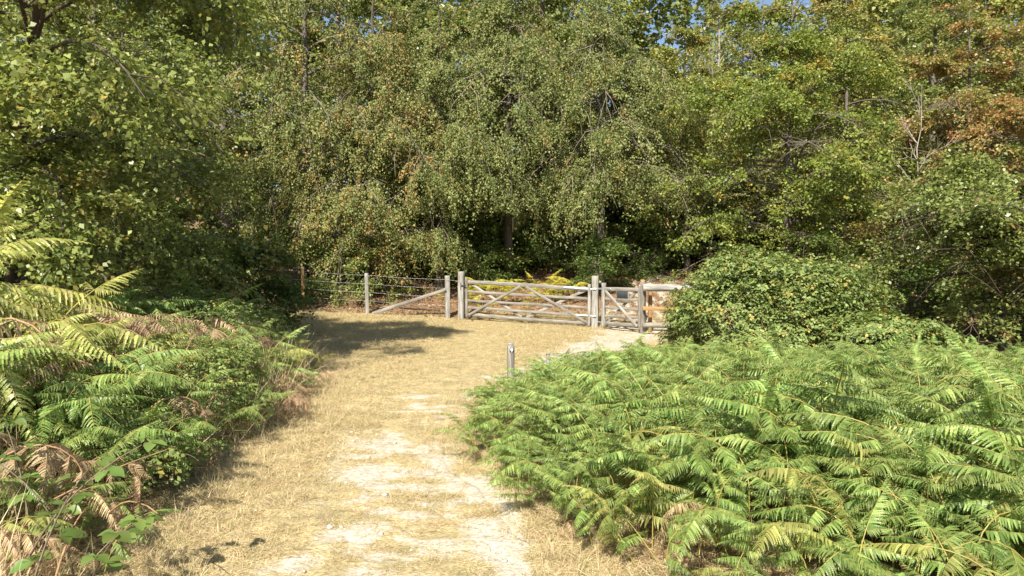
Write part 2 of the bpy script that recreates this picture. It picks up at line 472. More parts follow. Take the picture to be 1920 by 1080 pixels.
# trodden path through the clearing: its own finer sheet
py_ = np.linspace(1.5, 11.0, 300)
u = np.linspace(-0.08, 1.08, 90)
Yp = np.repeat(py_[:, None], 90, 1)
Xp = left_edge(Yp) * (1 - u)[None] + right_edge(Yp) * u[None]
edge_in = np.minimum(np.minimum(smooth(-0.08, 0.03, np.repeat(u[None], 300, 0)), smooth(1.08, 0.97, np.repeat(u[None], 300, 0))), np.minimum(1 - smooth(10.5, 11.0, Yp), smooth(1.5, 2.0, Yp)))
Zp = terrain(Xp, Yp) - 0.06 + 0.072 * edge_in + 0.035 * edge_in * (fbm(Xp * 7, Yp * 7, 0, 78, 4) - 0.5)
i = np.arange(299)[:, None] * 90; j = np.arange(89)[None]
me = mk_mesh('path', np.stack([Xp, Yp, Zp], -1).reshape(-1, 3), [np.stack([i + j, i + j + 1, i + 90 + j + 1, i + 90 + j], -1).reshape(-1, 4)], [M['ground']], None, True)
ch, so = zone_at(Xp.ravel(), Yp.ravel())
me.attributes.new('zone', 'FLOAT_VECTOR', 'POINT').data.foreach_set('vector', np.stack([ch, so, 0 * ch], -1).astype(np.float32).ravel())
tag(link('path', me), kind='structure')

# ------------------------------------------------------------------ timber
def bar_mesh(name, L, w, h, mat, rnd, segs=6, ch=0.006, round_=False, warp=0.006):
    """a timber along local +X from 0 to L, section w (local Y) by h (local Z)"""
    rng = np.random.default_rng(rnd)
    if round_:
        k = 12; a = np.arange(k) * 2 * PI / k
        sec = np.stack([np.cos(a) * w / 2, np.sin(a) * h / 2], -1)
    else:
        c = min(ch, w / 3, h / 3); x, y = w / 2, h / 2
        sec = np.array([(-x + c, -y), (x - c, -y), (x, -y + c), (x, y - c), (x - c, y), (-x + c, y), (-x, y - c), (-x, -y + c)])
    k = len(sec)
    t = np.concatenate([[0, ch / L], np.linspace(0.08, 0.92, segs), [1 - ch / L, 1]])
    sc = np.ones(len(t)); sc[0] = sc[-1] = 0.86 if not round_ else 0.93
    off = np.stack([np.zeros(len(t)), np.cumsum(rng.normal(0, warp / 3, len(t))), np.cumsum(rng.normal(0, warp / 3, len(t)))], -1)
    off -= off[0] * (1 - t)[:, None] + off[-1] * t[:, None]
    wob = 1 + rng.normal(0, 0.015, (len(t), k))
    V = np.zeros((len(t), k, 3)); V[:, :, 0] = (t * L)[:, None]
    V[:, :, 1] = sec[None, :, 0] * sc[:, None] * wob; V[:, :, 2] = sec[None, :, 1] * sc[:, None] * wob
    V += off[:, None]
    n = len(t)
    i = np.arange(n - 1)[:, None] * k; j = np.arange(k)[None]; j2 = (j + 1) % k
    F = np.stack([i + j, i + j2, i + k + j2, i + k + j], -1).reshape(-1, 4)
    V = V.reshape(-1, 3)
    V = np.vstack([V, [[0, 0, 0], [L, 0, 0]]])
    c0, c1 = len(V) - 2, len(V) - 1
    jj = np.arange(k)
    T = np.vstack([np.stack([np.full(k, c0), (jj + 1) % k, jj], -1), np.stack([np.full(k, c1), (n - 1) * k + jj, (n - 1) * k + (jj + 1) % k], -1)])
    me = mk_mesh(name, V, [T, F], [mat], None, round_)
    return me

_seed = [100]
def bar(name, p0, p1, w, h, mat, parent=None, yaw=None, **kw):
    """timber from p0 to p1 (world). w: horizontal thickness, h: the other side"""
    _seed[0] += 1
    p0, p1 = Vector(p0), Vector(p1)
    d = p1 - p0; L = d.length; X = d.normalized()
    if abs(X.z) > 0.95:
        a = yaw or 0.0
        Z = Vector((math.cos(a), math.sin(a), 0)); Y = Z.cross(X).normalized(); Z = X.cross(Y)
    else:
        Y = Vector((0, 0, 1)).cross(X).normalized(); Z = X.cross(Y)
    m = Matrix((X, Y, Z)).transposed().to_4x4(); m.translation = p0 - (parent.location if parent else Vector((0, 0, 0)))
    return link(name, bar_mesh(name, L, w, h, mat, _seed[0], **kw), parent, mat4=m)

GA = Vector((-1.52, 20.5, 0)); GA.z = TZ(GA.x, GA.y)
GB = Vector((2.36, 19.35, 0)); GB.z = TZ(GB.x, GB.y)
GC = Vector((3.50, 18.25, 0)); GC.z = TZ(GC.x, GC.y)
gdir = (GB - GA); gdir.z = 0; gdir.normalize(); gyaw = math.atan2(gdir.y, gdir.x)
gn = Vector((gdir.y, -gdir.x, 0))      # towards the camera

def gate_post(base, h, w, label, mat, yaw, latch=False):
    r = empty('gate_post', base, label, 'gate post', 'oak posts carrying the gates')
    bar('post', (base.x, base.y, base.z - 0.3), (base.x, base.y, base.z + h), w, w, mat, r, yaw, segs=8, ch=0.014)
    return r

gp = gate_post(GA, 1.45, 0.17, 'thick silvered gate post with black latch, left end of the wide gate', M['woodp'], gyaw)
bar('latch', GA + gdir * 0.03 + gn * 0.105 + Vector((0, 0, 1.03)), GA + gdir * 0.19 + gn * 0.105 + Vector((0, 0, 1.03)), 0.03, 0.03, M['iron'], gp)
bar('latch_plate', GA + gdir * 0.02 + gn * 0.094 + Vector((0, 0, 0.90)), GA + gdir * 0.02 + gn * 0.094 + Vector((0, 0, 1.12)), 0.05, 0.012, M['iron'], gp, gyaw)
gp2 = gate_post(GB, 1.50, 0.18, 'tall pale gate post between the wide gate and the small gate', M['woodp'], gyaw)
for hz in (0.35, 1.12):
    bar('hinge_pin', GB + gn * 0.10 + Vector((0, 0, hz)) - gdir * 0.06, GB + gn * 0.10 + Vector((0, 0, hz)) + gdir * 0.05, 0.04, 0.05, M['metal'], gp2)

# wide field gate
A = GA + gdir * 0.17; B = GB - gdir * 0.17
gz0, gz1 = GA.z + 0.12, GB.z + 0.10
gr = empty('field_gate', (A + B) / 2 + Vector((0, 0, 0)), 'wide weathered five-bar field gate with crossed diagonal braces', 'gate')
def gpt(u_, h, o=0.0):
    p = A.lerp(B, u_); p.z = gz0 * (1 - u_) + gz1 * u_ + h
    return p + gn * o
bar('stile', gpt(0, -0.04), gpt(0, 1.14), 0.085, 0.08, M['wood'], gr, gyaw)
bar('stile', gpt(1, -0.04), gpt(1, 1.16), 0.11, 0.08, M['woodp'], gr, gyaw)
for h, w in ((0.05, 0.085), (0.25, 0.075), (0.47, 0.075), (0.74, 0.08), (1.02, 0.11)):
    bar('rail', gpt(0.008, h), gpt(0.992, h), 0.04, w, M['wood'], gr, warp=0.02)
for (u0, h0_, u1, h1_, o) in ((0.015, 0.02, 0.45, 0.98, 0.034), (0.50, 0.98, 0.985, 0.06, 0.034), (0.03, 0.98, 0.46, 0.08, -0.034), (0.50, 0.08, 0.97, 0.98, -0.034)):
    bar('brace', gpt(u0, h0_, o), gpt(u1, h1_, o), 0.024, 0.075, M['wood'] if o > 0 else M['woodp'], gr)
bar('hinge_strap', gpt(0.80, 1.02, 0.027), gpt(1.04, 1.02, 0.027), 0.012, 0.055, M['metal'], gr)
bar('hinge_strap', gpt(0.88, 0.25, 0.027), gpt(1.04, 0.25, 0.027), 0.012, 0.045, M['metal'], gr)

# small gate
sd = GC - GB; sd.z = 0; slen = sd.length; sd.normalize(); sn = Vector((sd.y, -sd.x, 0)); syaw = math.atan2(sd.y, sd.x)
sA = GB + sd * 0.30; sB = GC - sd * 0.10
sr = empty('small_gate', (sA + sB) / 2, 'small weathered wooden gate with crossed braces and a grey plate', 'gate')
def spt(u_, h, o=0.0):
    p = sA.lerp(sB, u_); p.z = (GB.z + 0.08) * (1 - u_) + (GC.z + 0.12) * u_ + h
    return p + sn * o
bar('stile', spt(0, -0.03), spt(0, 1.22), 0.11, 0.09, M['woodp'], sr, syaw)
bar('stile', spt(1, 0.02), spt(1, 1.12), 0.08, 0.07, M['wood'], sr, syaw)
for h, w in ((0.09, 0.09), (0.30, 0.08), (0.54, 0.08), (0.78, 0.08), (1.05, 0.11)):
    bar('rail', spt(0.02, h), spt(0.98, h), 0.04, w, M['wood'], sr, warp=0.012)
bar('brace', spt(0.06, 1.01, 0.033), spt(0.95, 0.07, 0.033), 0.024, 0.08, M['woodp'], sr)
bar('brace', spt(0.06, 0.07, -0.033), spt(0.90, 1.01, -0.033), 0.024, 0.08, M['wood'], sr)
bar('hinge_strap', spt(-0.22, 1.05, 0.028), spt(0.22, 1.05, 0.028), 0.012, 0.05, M['metal'], sr)
bar('hinge_strap', spt(-0.18, 0.12, 0.028), spt(0.14, 0.12, 0.028), 0.012, 0.04, M['metal'], sr)
sg = empty('notice_plate', spt(0.55, 0.90, 0.05), 'blank dark grey notice plate on the small gate', 'sign')
bar('plate', spt(0.41, 0.91, 0.052), spt(0.71, 0.91, 0.052), 0.008, 0.185, M['sign'], sg, ch=0.003, warp=0.0)
bar('backing_board', spt(0.39, 0.84, 0.036), spt(0.73, 0.84, 0.036), 0.018, 0.30, M['wood'], sg)

# post-and-rail fence to the right of the small gate
def post(name, base, h, w, mat, parent, yaw=0.0, lean=(0, 0), **kw):
    b = Vector(base); b.z = TZ(b.x, b.y) - 0.25
    return bar(name, b, (b.x + lean[0], b.y + lean[1], b.z + 0.25 + h), w, w, mat, parent, yaw, **kw)
rf = empty('rail_fence', GC, 'post and rail fence with round top rail beside the small gate', 'fence')
post('post', (GC.x, GC.y, 0), 1.38, 0.115, M['wood'], rf, syaw)
post('post', (3.74, 18.45, 0), 1.18, 0.085, M['woodo'], rf, 0.2)
post('post', (5.9, 18.25, 0), 1.25, 0.11, M['wood'], rf, 0.1)
for (h, w, hh, mt, rd) in ((1.24, 0.17, 0.20, M['woodp'], True), (0.70, 0.09, 0.10, M['woodo'], False), (0.24, 0.11, 0.13, M['wood'], True)):
    z0, z1 = TZ(3.5, 18.2), TZ(5.9, 18.1)
    bar('rail', (3.47, 18.10, z0 + h), (6.0, 18.02, z0 + h - 0.06), w, hh, mt, rf, round_=rd, warp=0.03)
op = tag(post('pine_post', (3.66, 19.15, 0), 1.28, 0.10, M['woodo'], None, 0.15), 'orange pine post standing just behind the small gate latch', 'post')

# wire fence to the left
wf = empty('wire_fence', (-4.0, 20.9, TZ(-4.0, 20.9)), 'post and wire fence left of the gates with a diagonal strut', 'fence')
wp = [((-13.2, 21.6), 1.3, 0.09, 'wood', (0.02, 0)), ((-9.8, 21.4), 1.3, 0.09, 'wood', (0, 0)), ((-6.45, 21.1), 1.32, 0.10, 'woodo', (-0.02, 0)), ((-4.42, 20.85), 1.24, 0.105, 'woodp', (-0.03, 0)), ((-1.95, 20.55), 1.30, 0.135, 'woodp', (0.0, 0))]
for (xy, h, w, mt, ln) in wp:
    o = post('post', (*xy, 0), h, w, M[mt], wf, 0.3, ln, round_=(mt != 'woodp'))
    if mt == 'woodo': o['label'] = 'orange pine fence post'
bar('strut', (-4.22, 20.62, TZ(-4.2, 20.6) + 0.03), (-1.98, 20.48, TZ(-2, 20.5) + 0.88), 0.09, 0.10, M['wood'], wf)
for hh in (1.18, 0.92, 0.66, 0.40):
    pts = []
    for k, (xy, h, w, mt, ln) in enumerate(wp):
        p = np.array([xy[0] + ln[0], xy[1] - w * 0.5 - 0.004, TZ(*xy) + hh])
        if k:
            q = pts[-1]
            for tt in (0.25, 0.5, 0.75):
                s = q * (1 - tt) + p * tt; s[2] -= 0.02 * math.sin(PI * tt); pts.append(s)
        pts.append(p)
    if hh > 1.1: pts.append(np.array([GA.x - 0.05, GA.y - 0.09, GA.z + 1.16]))
    V, F = tube(np.array(pts), np.full(len(pts), 0.0028), 5)
    V -= np.array(wf.location)
    link('wire', mk_mesh('wire', V, [F], [M['wire']]), wf)

# waymark post and the little stump post
wx, wy = -0.02, 10.35
wz = TZ(wx, wy)
wm = empty('waymark_post', (wx, wy, wz), 'short grey waymark post with white arrow at the edge of the bracken', 'waymark post')
bar('post', (wx, wy, wz - 0.2), (wx, wy, wz + 0.50), 0.095, 0.095, M['wood'], wm, 0.35, ch=0.01)
bar('cap', (wx, wy, wz + 0.497), (wx, wy, wz + 0.535), 0.08, 0.08, M['woodp'], wm, 0.35, ch=0.012)
fn = Vector((math.sin(0.35) * 1.0, -math.cos(0.35), 0)); fx = Vector((math.cos(0.35), math.sin(0.35), 0))
c0 = Vector((wx, wy, wz + 0.425)) + fn * 0.0505
a = np.arange(24) * 2 * PI / 24
def disc_mesh(name, outline, depth, mat):
    n = len(outline)
    P = [c0 + fx * x_ + Vector((0, 0, 1)) * y_ for x_, y_ in outline]
    Q = [p + fn * depth for p in P]
    V = np.array([list(p) for p in P + Q]) - np.array(wm.location)
    V = np.vstack([V, [V[n:].mean(0)]])
    tri = [(2 * n, n + k, n + (k + 1) % n) for k in range(n)]
    quad = [(k, (k + 1) % n, n + (k + 1) % n, n + k) for k in range(n)]
    return link(name, mk_mesh(name, V, [np.array(tri), np.array(quad)], [mat]), wm)
disc_mesh('waymark_disc', [(0.038 * math.cos(t_), 0.038 * math.sin(t_)) for t_ in a], 0.004, M['disc'])
c0 = c0 + fn * 0.0045
disc_mesh('arrow', [(0, 0.036), (0.030, 0.004), (0.013, 0.004), (0.013, -0.032), (-0.013, -0.032), (-0.013, 0.004), (-0.030, 0.004)], 0.003, M['white'])
sx, sy = 0.53, 10.2
st = empty('marker_post', (sx, sy, TZ(sx, sy)), 'thin pale stump of a post poking out of the bracken', 'post')
bar('post', (sx, sy, TZ(sx, sy) - 0.1), (sx + 0.01, sy, TZ(sx, sy) + 0.36), 0.05, 0.05, M['woodp'], st, 0.2)
bar('cap', (sx + 0.01, sy, TZ(sx, sy) + 0.357), (sx + 0.01, sy, TZ(sx, sy) + 0.385), 0.055, 0.055, M['wood'], st, 0.2)

# ------------------------------------------------------------------ trees
def gen_tree(seed, H, R, h0, kind, n_leaf, lL, lW, r0=0.16, n_limb=16, lean=(0, 0), dry=0.03, cam_bias=0.65, cam_dir=-PI / 2, limb_objs=True, trunk_top=0.93, prof=None, dry_fn=None, fine=False):
    rng = np.random.default_rng(seed)
    tp = np.linspace(0, 1, 12)
    wander = np.cumsum(rng.normal(0, 0.035 * R / 3, (12, 2)), 0); wander[0] = 0
    TP = np.stack([wander[:, 0] + lean[0] * tp, wander[:, 1] + lean[1] * tp, -0.3 + (H * trunk_top + 0.3) * tp], -1)
    TR = r0 * (1 - 0.88 * tp) * (1 + 0.5 * np.exp(-tp * 18))
    limbs, subs, twigs = [], [], []
    K = {'weep': (38, 100, 0.30), 'layer': (22, 45, 0.0), 'up': (52, 40, 0.0), 'big': (35, 65, 0.0)}[kind]
    prof = prof or (lambda u_: (0.55 + 0.45 * math.sin(PI * min(1, u_ * 1.25 + 0.12))) * (1.0 - 0.55 * max(0, u_ - 0.55) / 0.45))
    leafT = []
    for k in range(n_limb):
        u_ = (k + rng.random()) / n_limb
        hs = h0 + (H * trunk_top - h0) * u_ * 0.96
        az = k * 2.4 + rng.normal(0, 0.4)
        if rng.random() < cam_bias and math.cos(az - cam_dir) < 0:
            az = 2 * cam_dir + PI - az
        L = R * prof(u_) * rng.uniform(0.75, 1.2)
        el0 = math.radians(K[0] + rng.normal(0, 10) + 25 * max(0, u_ - 0.6))
        drp = math.radians(K[1] * rng.uniform(0.75, 1.25))
        n = 9; P = [np.array([np.interp(hs, TP[:, 2], TP[:, 0]), np.interp(hs, TP[:, 2], TP[:, 1]), hs])]
        az_ = az
        for s in range(1, n):
            e = el0 - drp * (s / (n - 1)) ** 1.25
            az_ += rng.normal(0, 0.10)
            P.append(P[-1] + L / (n - 1) * np.array([math.cos(az_) * math.cos(e), math.sin(az_) * math.cos(e), math.sin(e)]))
        P = np.array(P)
        rl = min(0.40 * np.interp(hs, TP[:, 2], TR) + 0.008, 0.018 + 0.009 * L)
        limbs.append((P, rl * (1 - 0.85 * np.linspace(0, 1, n))))
        nb = int(6 + 4.2 * L)
        for q in range(nb):
            t = 0.18 + 0.82 * (q + rng.random()) / nb
            f = t * (n - 1); i0 = min(int(f), n - 2)
            p = P[i0] + (P[i0 + 1] - P[i0]) * (f - i0)
            d = norm(P[i0 + 1] - P[i0])
            a_ = math.radians(rng.uniform(25, 80)) * (1 if q % 2 else -1)
            dx, dy = d[0] * math.cos(a_) - d[1] * math.sin(a_), d[0] * math.sin(a_) + d[1] * math.cos(a_)
            d2 = norm(np.array([dx, dy, d[2] + rng.normal(0, 0.28) + (0.15 if kind == 'up' else 0)]))
            l2 = (0.42 * L * (1 - 0.55 * t) + 0.22) * rng.uniform(0.6, 1.15)
            subs.append((p, d2, l2))
    sp = np.array([s[0] for s in subs]); sdv = np.array([s[1] for s in subs]); sl_ = np.array([s[2] for s in subs])
    sdroop = {'weep': 0.55, 'layer': 0.22, 'up': 0.10, 'big': 0.35}[kind]
    nS = len(subs)
    # twigs
    ntw = max(2, int(round({'weep': 9, 'layer': 8, 'up': 7, 'big': 7}[kind])))
    si = np.repeat(np.arange(nS), ntw)
    t = rng.random(len(si)) ** 0.8
    tp0 = sp[si] + sdv[si] * (sl_[si] * t)[:, None] + np.array([0, 0, -1.0]) * (sdroop * sl_[si] * t * t)[:, None]
    td = norm(sdv[si] * 0.8 + rng.normal(0, 0.6, (len(si), 3)) * np.array([1, 1, 0.5]))
    if kind == 'weep':
        td = norm(td * 0.45 + np.array([0, 0, -1.0]) * rng.uniform(0.25, 1.2, (len(si), 1)))
        tl = rng.uniform(0.3, 1.25, len(si)) * (0.75 + 0.12 * R)
    else:
        tl = rng.uniform(0.22, 0.6, len(si)) * (0.6 + 0.13 * R)
    # leaves
    per = max(1, int(1.65 * n_leaf) // len(si))
    li = np.repeat(np.arange(len(si)), per)
    t = rng.random(len(li))
    base = tp0[li] + td[li] * (tl[li] * t)[:, None]
    if kind != 'weep': base[:, 2] -= 0.25 * tl[li] * t * t
    base += rng.normal(0, 1, (len(li), 3)) * np.array([1, 1, 0.55]) * (0.042 if kind == 'weep' else 0.075) * (lL / 0.08) ** 0.5
    out = base - np.array([lean[0] * 0.5, lean[1] * 0.5, 0]); out[:, 2] = 0; out = norm(out)
    if kind == 'weep':
        D = norm(td[li] * 0.6 + rng.normal(0, 0.7, base.shape) + np.array([0, 0, -0.5]))
        N = norm(out * 0.7 + np.array([0, 0, 0.35]) + rng.normal(0, 0.75, base.shape))
    else:
        D = norm(td[li] * 0.8 + rng.normal(0, 0.6, base.shape) * np.array([1, 1, 0.5]) + np.array([0, 0, -0.18]))
        N = norm(out * 0.30 + np.array([0, 0, 0.8]) + rng.normal(0, 0.62, base.shape))
    kp = fbm(base[:, 0] * 0.72 + seed, base[:, 1] * 0.72, base[:, 2] * 0.85, seed, 3) + 0.07 * rng.random(len(base)) > 0.52
    base, D, N, li = base[kp], D[kp], N[kp], li[kp]
    sz = rng.uniform(0.65, 1.25, len(li))
    V, F = (leaves_hex if fine else leaves_quads)(base, D, N, lL * sz, lW * sz)
    subr = rng.random(nS); twr = rng.random(len(si))
    drS = (rng.random(nS) < dry * 2.0) * rng.uniform(0.3, 1.0, nS)
    drT = (rng.random(len(si)) < dry) * rng.uniform(0.4, 1, len(si))
    x = np.clip(rng.random(len(li)) * 0.5 + 0.5 * subr[si][li], 0, 1)
    dr = np.clip(np.maximum(drS[si][li], drT[li]) * rng.random(len(li)) * 1.4 + (rng.random(len(li)) < dry * 0.6) * 0.7, 0, 1)
    if dry_fn is not None: dr = np.maximum(dr, dry_fn(base, rng))
    va = np.stack([x, rng.random(len(li)) * 0.5 + 0.5 * twr[li], dr], -1)
    g = Geo()
    g.add(V, F, 0, np.repeat(va, 2, 0) if fine else va)
    # twig wood
    sel = np.arange(nS)
    for q in sel:
        if sl_[q] < 0.35 or (kind == 'weep' and q % 3) or (kind == 'big' and q % 4): continue
        tt = np.linspace(0, 1, 4)[:, None]
        Pq = sp[q] + sdv[q] * sl_[q] * tt + np.array([0, 0, -1.0]) * sdroop * sl_[q] * tt * tt
        Pq[1:] += rng.normal(0, 0.045, (3, 3)) * sl_[q]
        Vt, Ft = tube(Pq, np.array([0.010, 0.008, 0.005, 0.003]) * (0.7 + 0.3 * sl_[q]), 3)
        g.add(Vt, Ft, 1)
    return TP, TR, limbs, g

def build_tree(name, label, xy, mat, bark, seed, H, R, h0, kind, n_leaf, lL, lW, cat='tree', group=None, yaw=0.0, **kw):
    TP, TR, limbs, g = gen_tree(seed, H, R, h0, kind, n_leaf, lL, lW, **kw)
    x, y = xy
    r = empty(name, (x, y, TZ(x, y) - 0.05), label, cat, group, yaw)
    V, F = tube(TP, TR, 10)
    link('trunk', mk_mesh('trunk', V, [F], [bark], None, True), r)
    for P, R_ in limbs:
        V, F = tube(P, R_, 6)
        link('limb', mk_mesh('limb', V, [F], [bark], None, True), r)
    cr = link('crown', g.mesh('crown', [mat, M['twig'] if kind == 'weep' else bark]), r)
    cr['kind'] = 'stuff'
    return r

def copy_thing(src, loc, rz, scale, label, group=None):
    c = src.copy(); COL.objects.link(c)
    c.location = loc; c.rotation_euler = (0, 0, rz); c.scale = (scale, scale, scale) if not isinstance(scale, tuple) else scale
    c['label'] = label
    if group: c['group'] = group
    for ch in src.children:
        d = ch.copy(); COL.objects.link(d); d.parent = c
        for g2 in ch.children:
            e = g2.copy(); COL.objects.link(e); e.parent = d
    return c

TR_ = [
 # name, label, xy, mat, bark, seed, H, R, h0, kind, leaves, L, W, extra
 ('broadleaf_tree', 'near broad-leaved tree with large green leaves over the left bank', (-8.7, 11.6), 'big', 'barkd', 11, 11.0, 4.3, 1.0, 'big', 105000, 0.080, 0.062, dict(n_limb=50, r0=0.11, cam_bias=0.6, lean=(3.4, -3.3))),
 ('young_tree', 'young bright green tree filling the gap right of the large-leaved tree', (-7.7, 13.4), 'big', 'bark', 25, 6.5, 2.4, 1.2, 'layer', 30000, 0.085, 0.062, dict(n_limb=28, r0=0.08, dry=0.02)),
 ('hazel_tree', 'light green tree with pale bare twigs behind the large-leaved tree', (-10.0, 16.4), 'mid', 'bark', 12, 11.5, 3.5, 1.0, 'big', 46000, 0.095, 0.068, dict(n_limb=30, r0=0.15)),
 ('birch_tree', 'tall tree with a bare ivy-clad trunk at the left', (-7.75, 25.0), 'weep', 'bark', 13, 15.0, 3.8, 2.4, 'weep', 46000, 0.085, 0.06, dict(n_limb=30, r0=0.21, dry=0.06)),
 ('birch_tree', 'drooping tree with browned hanging sprays over the wire fence', (-4.9, 24.2), 'weep', 'barkd', 14, 12.5, 3.4, 1.3, 'weep', 64000, 0.072, 0.055, dict(n_limb=32, r0=0.15, dry=0.12)),
 ('birch_tree', 'narrow drooping tree behind the diagonal strut of the wire fence', (-2.6, 24.6), 'weep', 'barkd', 24, 11.5, 2.9, 1.5, 'weep', 46000, 0.072, 0.055, dict(n_limb=26, r0=0.14, dry=0.04)),
 ('birch_tree', 'large drooping tree with olive curtains of leaves behind the wide gate', (-0.1, 25.2), 'weep', 'barkd', 15, 13.0, 4.0, 3.1, 'weep', 68000, 0.072, 0.055, dict(n_limb=34, r0=0.18, dry=0.02)),
 ('birch_tree', 'drooping tree with long arching pale branches above the small gate', (3.2, 25.4), 'weep', 'bark', 16, 12.0, 4.0, 2.9, 'weep', 68000, 0.072, 0.055, dict(n_limb=34, r0=0.16, dry=0.02)),
 ('slender_tree', 'slender light green tree right of the drooping trees', (6.9, 27.0), 'yellow', 'bark', 17, 10.0, 2.9, 1.0, 'up', 40000, 0.09, 0.06, dict(n_limb=28, r0=0.11, dry=0.04)),
 ('beech_tree', 'yellow-green beech with spreading layered branches right of centre', (9.3, 23.4), 'beech', 'bark', 18, 11.5, 4.3, 0.9, 'layer', 66000, 0.095, 0.065, dict(n_limb=38, r0=0.16, dry=0.03)),
 ('cherry_tree', 'tree with red and orange leaves at the right edge', (15.0, 22.8), 'red', 'bark', 19, 10.5, 3.6, 1.2, 'layer', 50000, 0.095, 0.065, dict(n_limb=32, r0=0.13, dry=0.05, dry_fn=lambda b, rng: smooth(0.42, 0.56, fbm(b[:, 0] * 0.8, b[:, 1] * 0.8, b[:, 2] * 0.8, 6, 3) + 0.12 - 0.05 * np.abs(b[:, 2] - 5.2)) * (rng.random(len(b)) < 0.55) * rng.uniform(0.2, 1, len(b)))),
 ('hornbeam_tree', 'low green tree with layered branches over dark shade at the right', (10.7, 14.9), 'mid', 'barkd', 20, 4.3, 4.0, 1.0, 'layer', 56000, 0.085, 0.06, dict(n_limb=36, r0=0.09, dry=0.02, cam_bias=0.4)),
 ('ash_tree', 'tall grey-green tree at the top right corner', (17.6, 28.5), 'mid', 'bark', 21, 14.0, 4.3, 2.0, 'big', 44000, 0.10, 0.07, dict(n_limb=30, r0=0.2)),
 ('hazel_tree', 'bushy tree leaning out behind the left end of the fence', (-12.2, 20.6), 'mid', 'bark', 22, 12.5, 4.2, 0.8, 'big', 44000, 0.10, 0.072, dict(n_limb=30, r0=0.17)),
 ('maple_tree', 'bright yellow-green tree between the beech and the red-leaved tree', (12.6, 26.2), 'yellow', 'bark', 23, 11.5, 3.8, 1.2, 'layer', 46000, 0.095, 0.065, dict(n_limb=32, r0=0.14, dry=0.07)),
]
for (nm, lb, xy, mt, bk, sd_, H, R, h0, kd, nl, lL, lW, kw) in TR_:
    build_tree(nm, lb, xy, M[mt], M[bk], sd_, H, R, h0, kd, nl, lL, lW, **kw)

# the pale-stemmed birch whose top stands against the sky
build_tree('silver_birch', 'silver birch with a pale bare stem rising into the sky gap', (10.2, 34.5), M['yellow'], M['barkp'], 31, 15, 2.4, 5.0, 'up', 14000, 0.10, 0.07, n_limb=22, r0=0.16, dry=0.05)
# second row on the slope: crowns of three kinds, copied
bA = build_tree('woodland_tree', 'tall green tree filling the wood behind the drooping trees', (-3.2, 31.0), M['mid'], M['bark'], 41, 18, 4.6, 1.0, 'big', 34000, 0.17, 0.125, n_limb=42, r0=0.24, group='trees deeper in the wood')
bB = build_tree('woodland_tree', 'yellowish tree in the wood behind the slender tree', (6.2, 33.5), M['yellow'], M['bark'], 42, 10.5, 4.4, 0.8, 'layer', 32000, 0.16, 0.115, n_limb=40, r0=0.2, group='trees deeper in the wood')
rows = [(bA, (-16.5, 28), 1.0, 'tall tree deep in the wood at the far left'), (bA, (-12.6, 30.0), 1.05, 'tall tree behind the bushy tree at the left end of the fence'),
        (bA, (-7.6, 29.4), 0.95, 'tall green tree behind the ivy-clad trunk'), (bA, (1.4, 31.0), 1.0, 'tall tree behind the large drooping tree at centre'),
        (bA, (4.6, 30.2), 0.80, 'green tree behind the drooping tree above the small gate'),
        (bB, (14.6, 31.0), 1.0, 'pale tree on the slope behind the beech'), (bB, (20.8, 30.0), 1.25, 'pale tree on the slope at the far right edge'),
        (bA, (21.0, 25.0), 0.8, 'dark tree at the right edge beyond the red-leaved tree'), (bB, (18.0, 36.0), 1.5, 'pale tree high on the slope behind the grey-green tree'),
        (bB, (-20.0, 24), 1.2, 'pale tree past the left end of the wood'), (bA, (-15.5, 38), 1.1, 'very tall tree far back at the upper left'),
        (bA, (-6.0, 38), 1.1, 'very tall tree far back behind the browned drooping tree'), (bA, (0.5, 39.5), 1.05, 'very tall tree far back above the wide gate'),
        (bB, (13.0, 36.5), 1.3, 'pale tree whose top edges the sky gap'), (bB, (10.2, 39.5), 0.9, 'low pale tree far back under the sky gap'), (bB, (22.5, 40), 1.7, 'pale tree far back at the upper right corner'), (bB, (10.8, 30.0), 0.72, 'small pale tree behind the yellow-green beech')]
rng0 = np.random.default_rng(5)
for (src, xy, sc, lb) in rows:
    copy_thing(src, (xy[0], xy[1], TZ(*xy) - 0.05), rng0.uniform(0, 6.28), sc, lb)

# the far wood: one mass of leaves on the hill
def leaf_mass(name, n, seed, box, lL, lW, mat, keep=None, **tags):
    rng = np.random.default_rng(seed)
    P = np.stack([rng.uniform(*box[0], n), rng.uniform(*box[1], n), np.zeros(n)], -1)
    P[:, 2] = terrain(P[:, 0], P[:, 1]) + rng.random(n) * box[2]
    if keep is not None:
        P = P[keep(P)]
    n = len(P)
    D = norm(rng.normal(0, 1, (n, 3)) * np.array([1, 1, 0.5]) + np.array([0, 0, -0.2]))
    N = norm(rng.normal(0, 0.6, (n, 3)) + np.array([0, -0.5, 0.7]))
    sz = rng.uniform(0.6, 1.3, n)
    V, F = leaves_quads(P, D, N, lL * sz, lW * sz)
    va = np.stack([rng.random(n), rng.random(n), (rng.random(n) < 0.05) * 0.7], -1)
    o = link(name, mk_mesh(name, V, [F], [mat], None, False, {'var': va}))
    return tag(o, **tags)
def far_keep(P):
    top = 17 + 5 * fbm(P[:, 0] * 0.2, P[:, 1] * 0.2, 0, 4) - 12 * np.exp(-((P[:, 0] - 0.365 * P[:, 1]) / 3.0) ** 2)
    h = P[:, 2] - terrain(P[:, 0], P[:, 1])
    return (fbm(P[:, 0] * 0.55, P[:, 1] * 0.55, P[:, 2] * 0.55, 8, 3) > 0.44) & (h < top)
leaf_mass('far_wood', 110000, 61, ((-36, 42), (43, 52), 21), 0.50, 0.38, M['mid'], far_keep, kind='stuff')

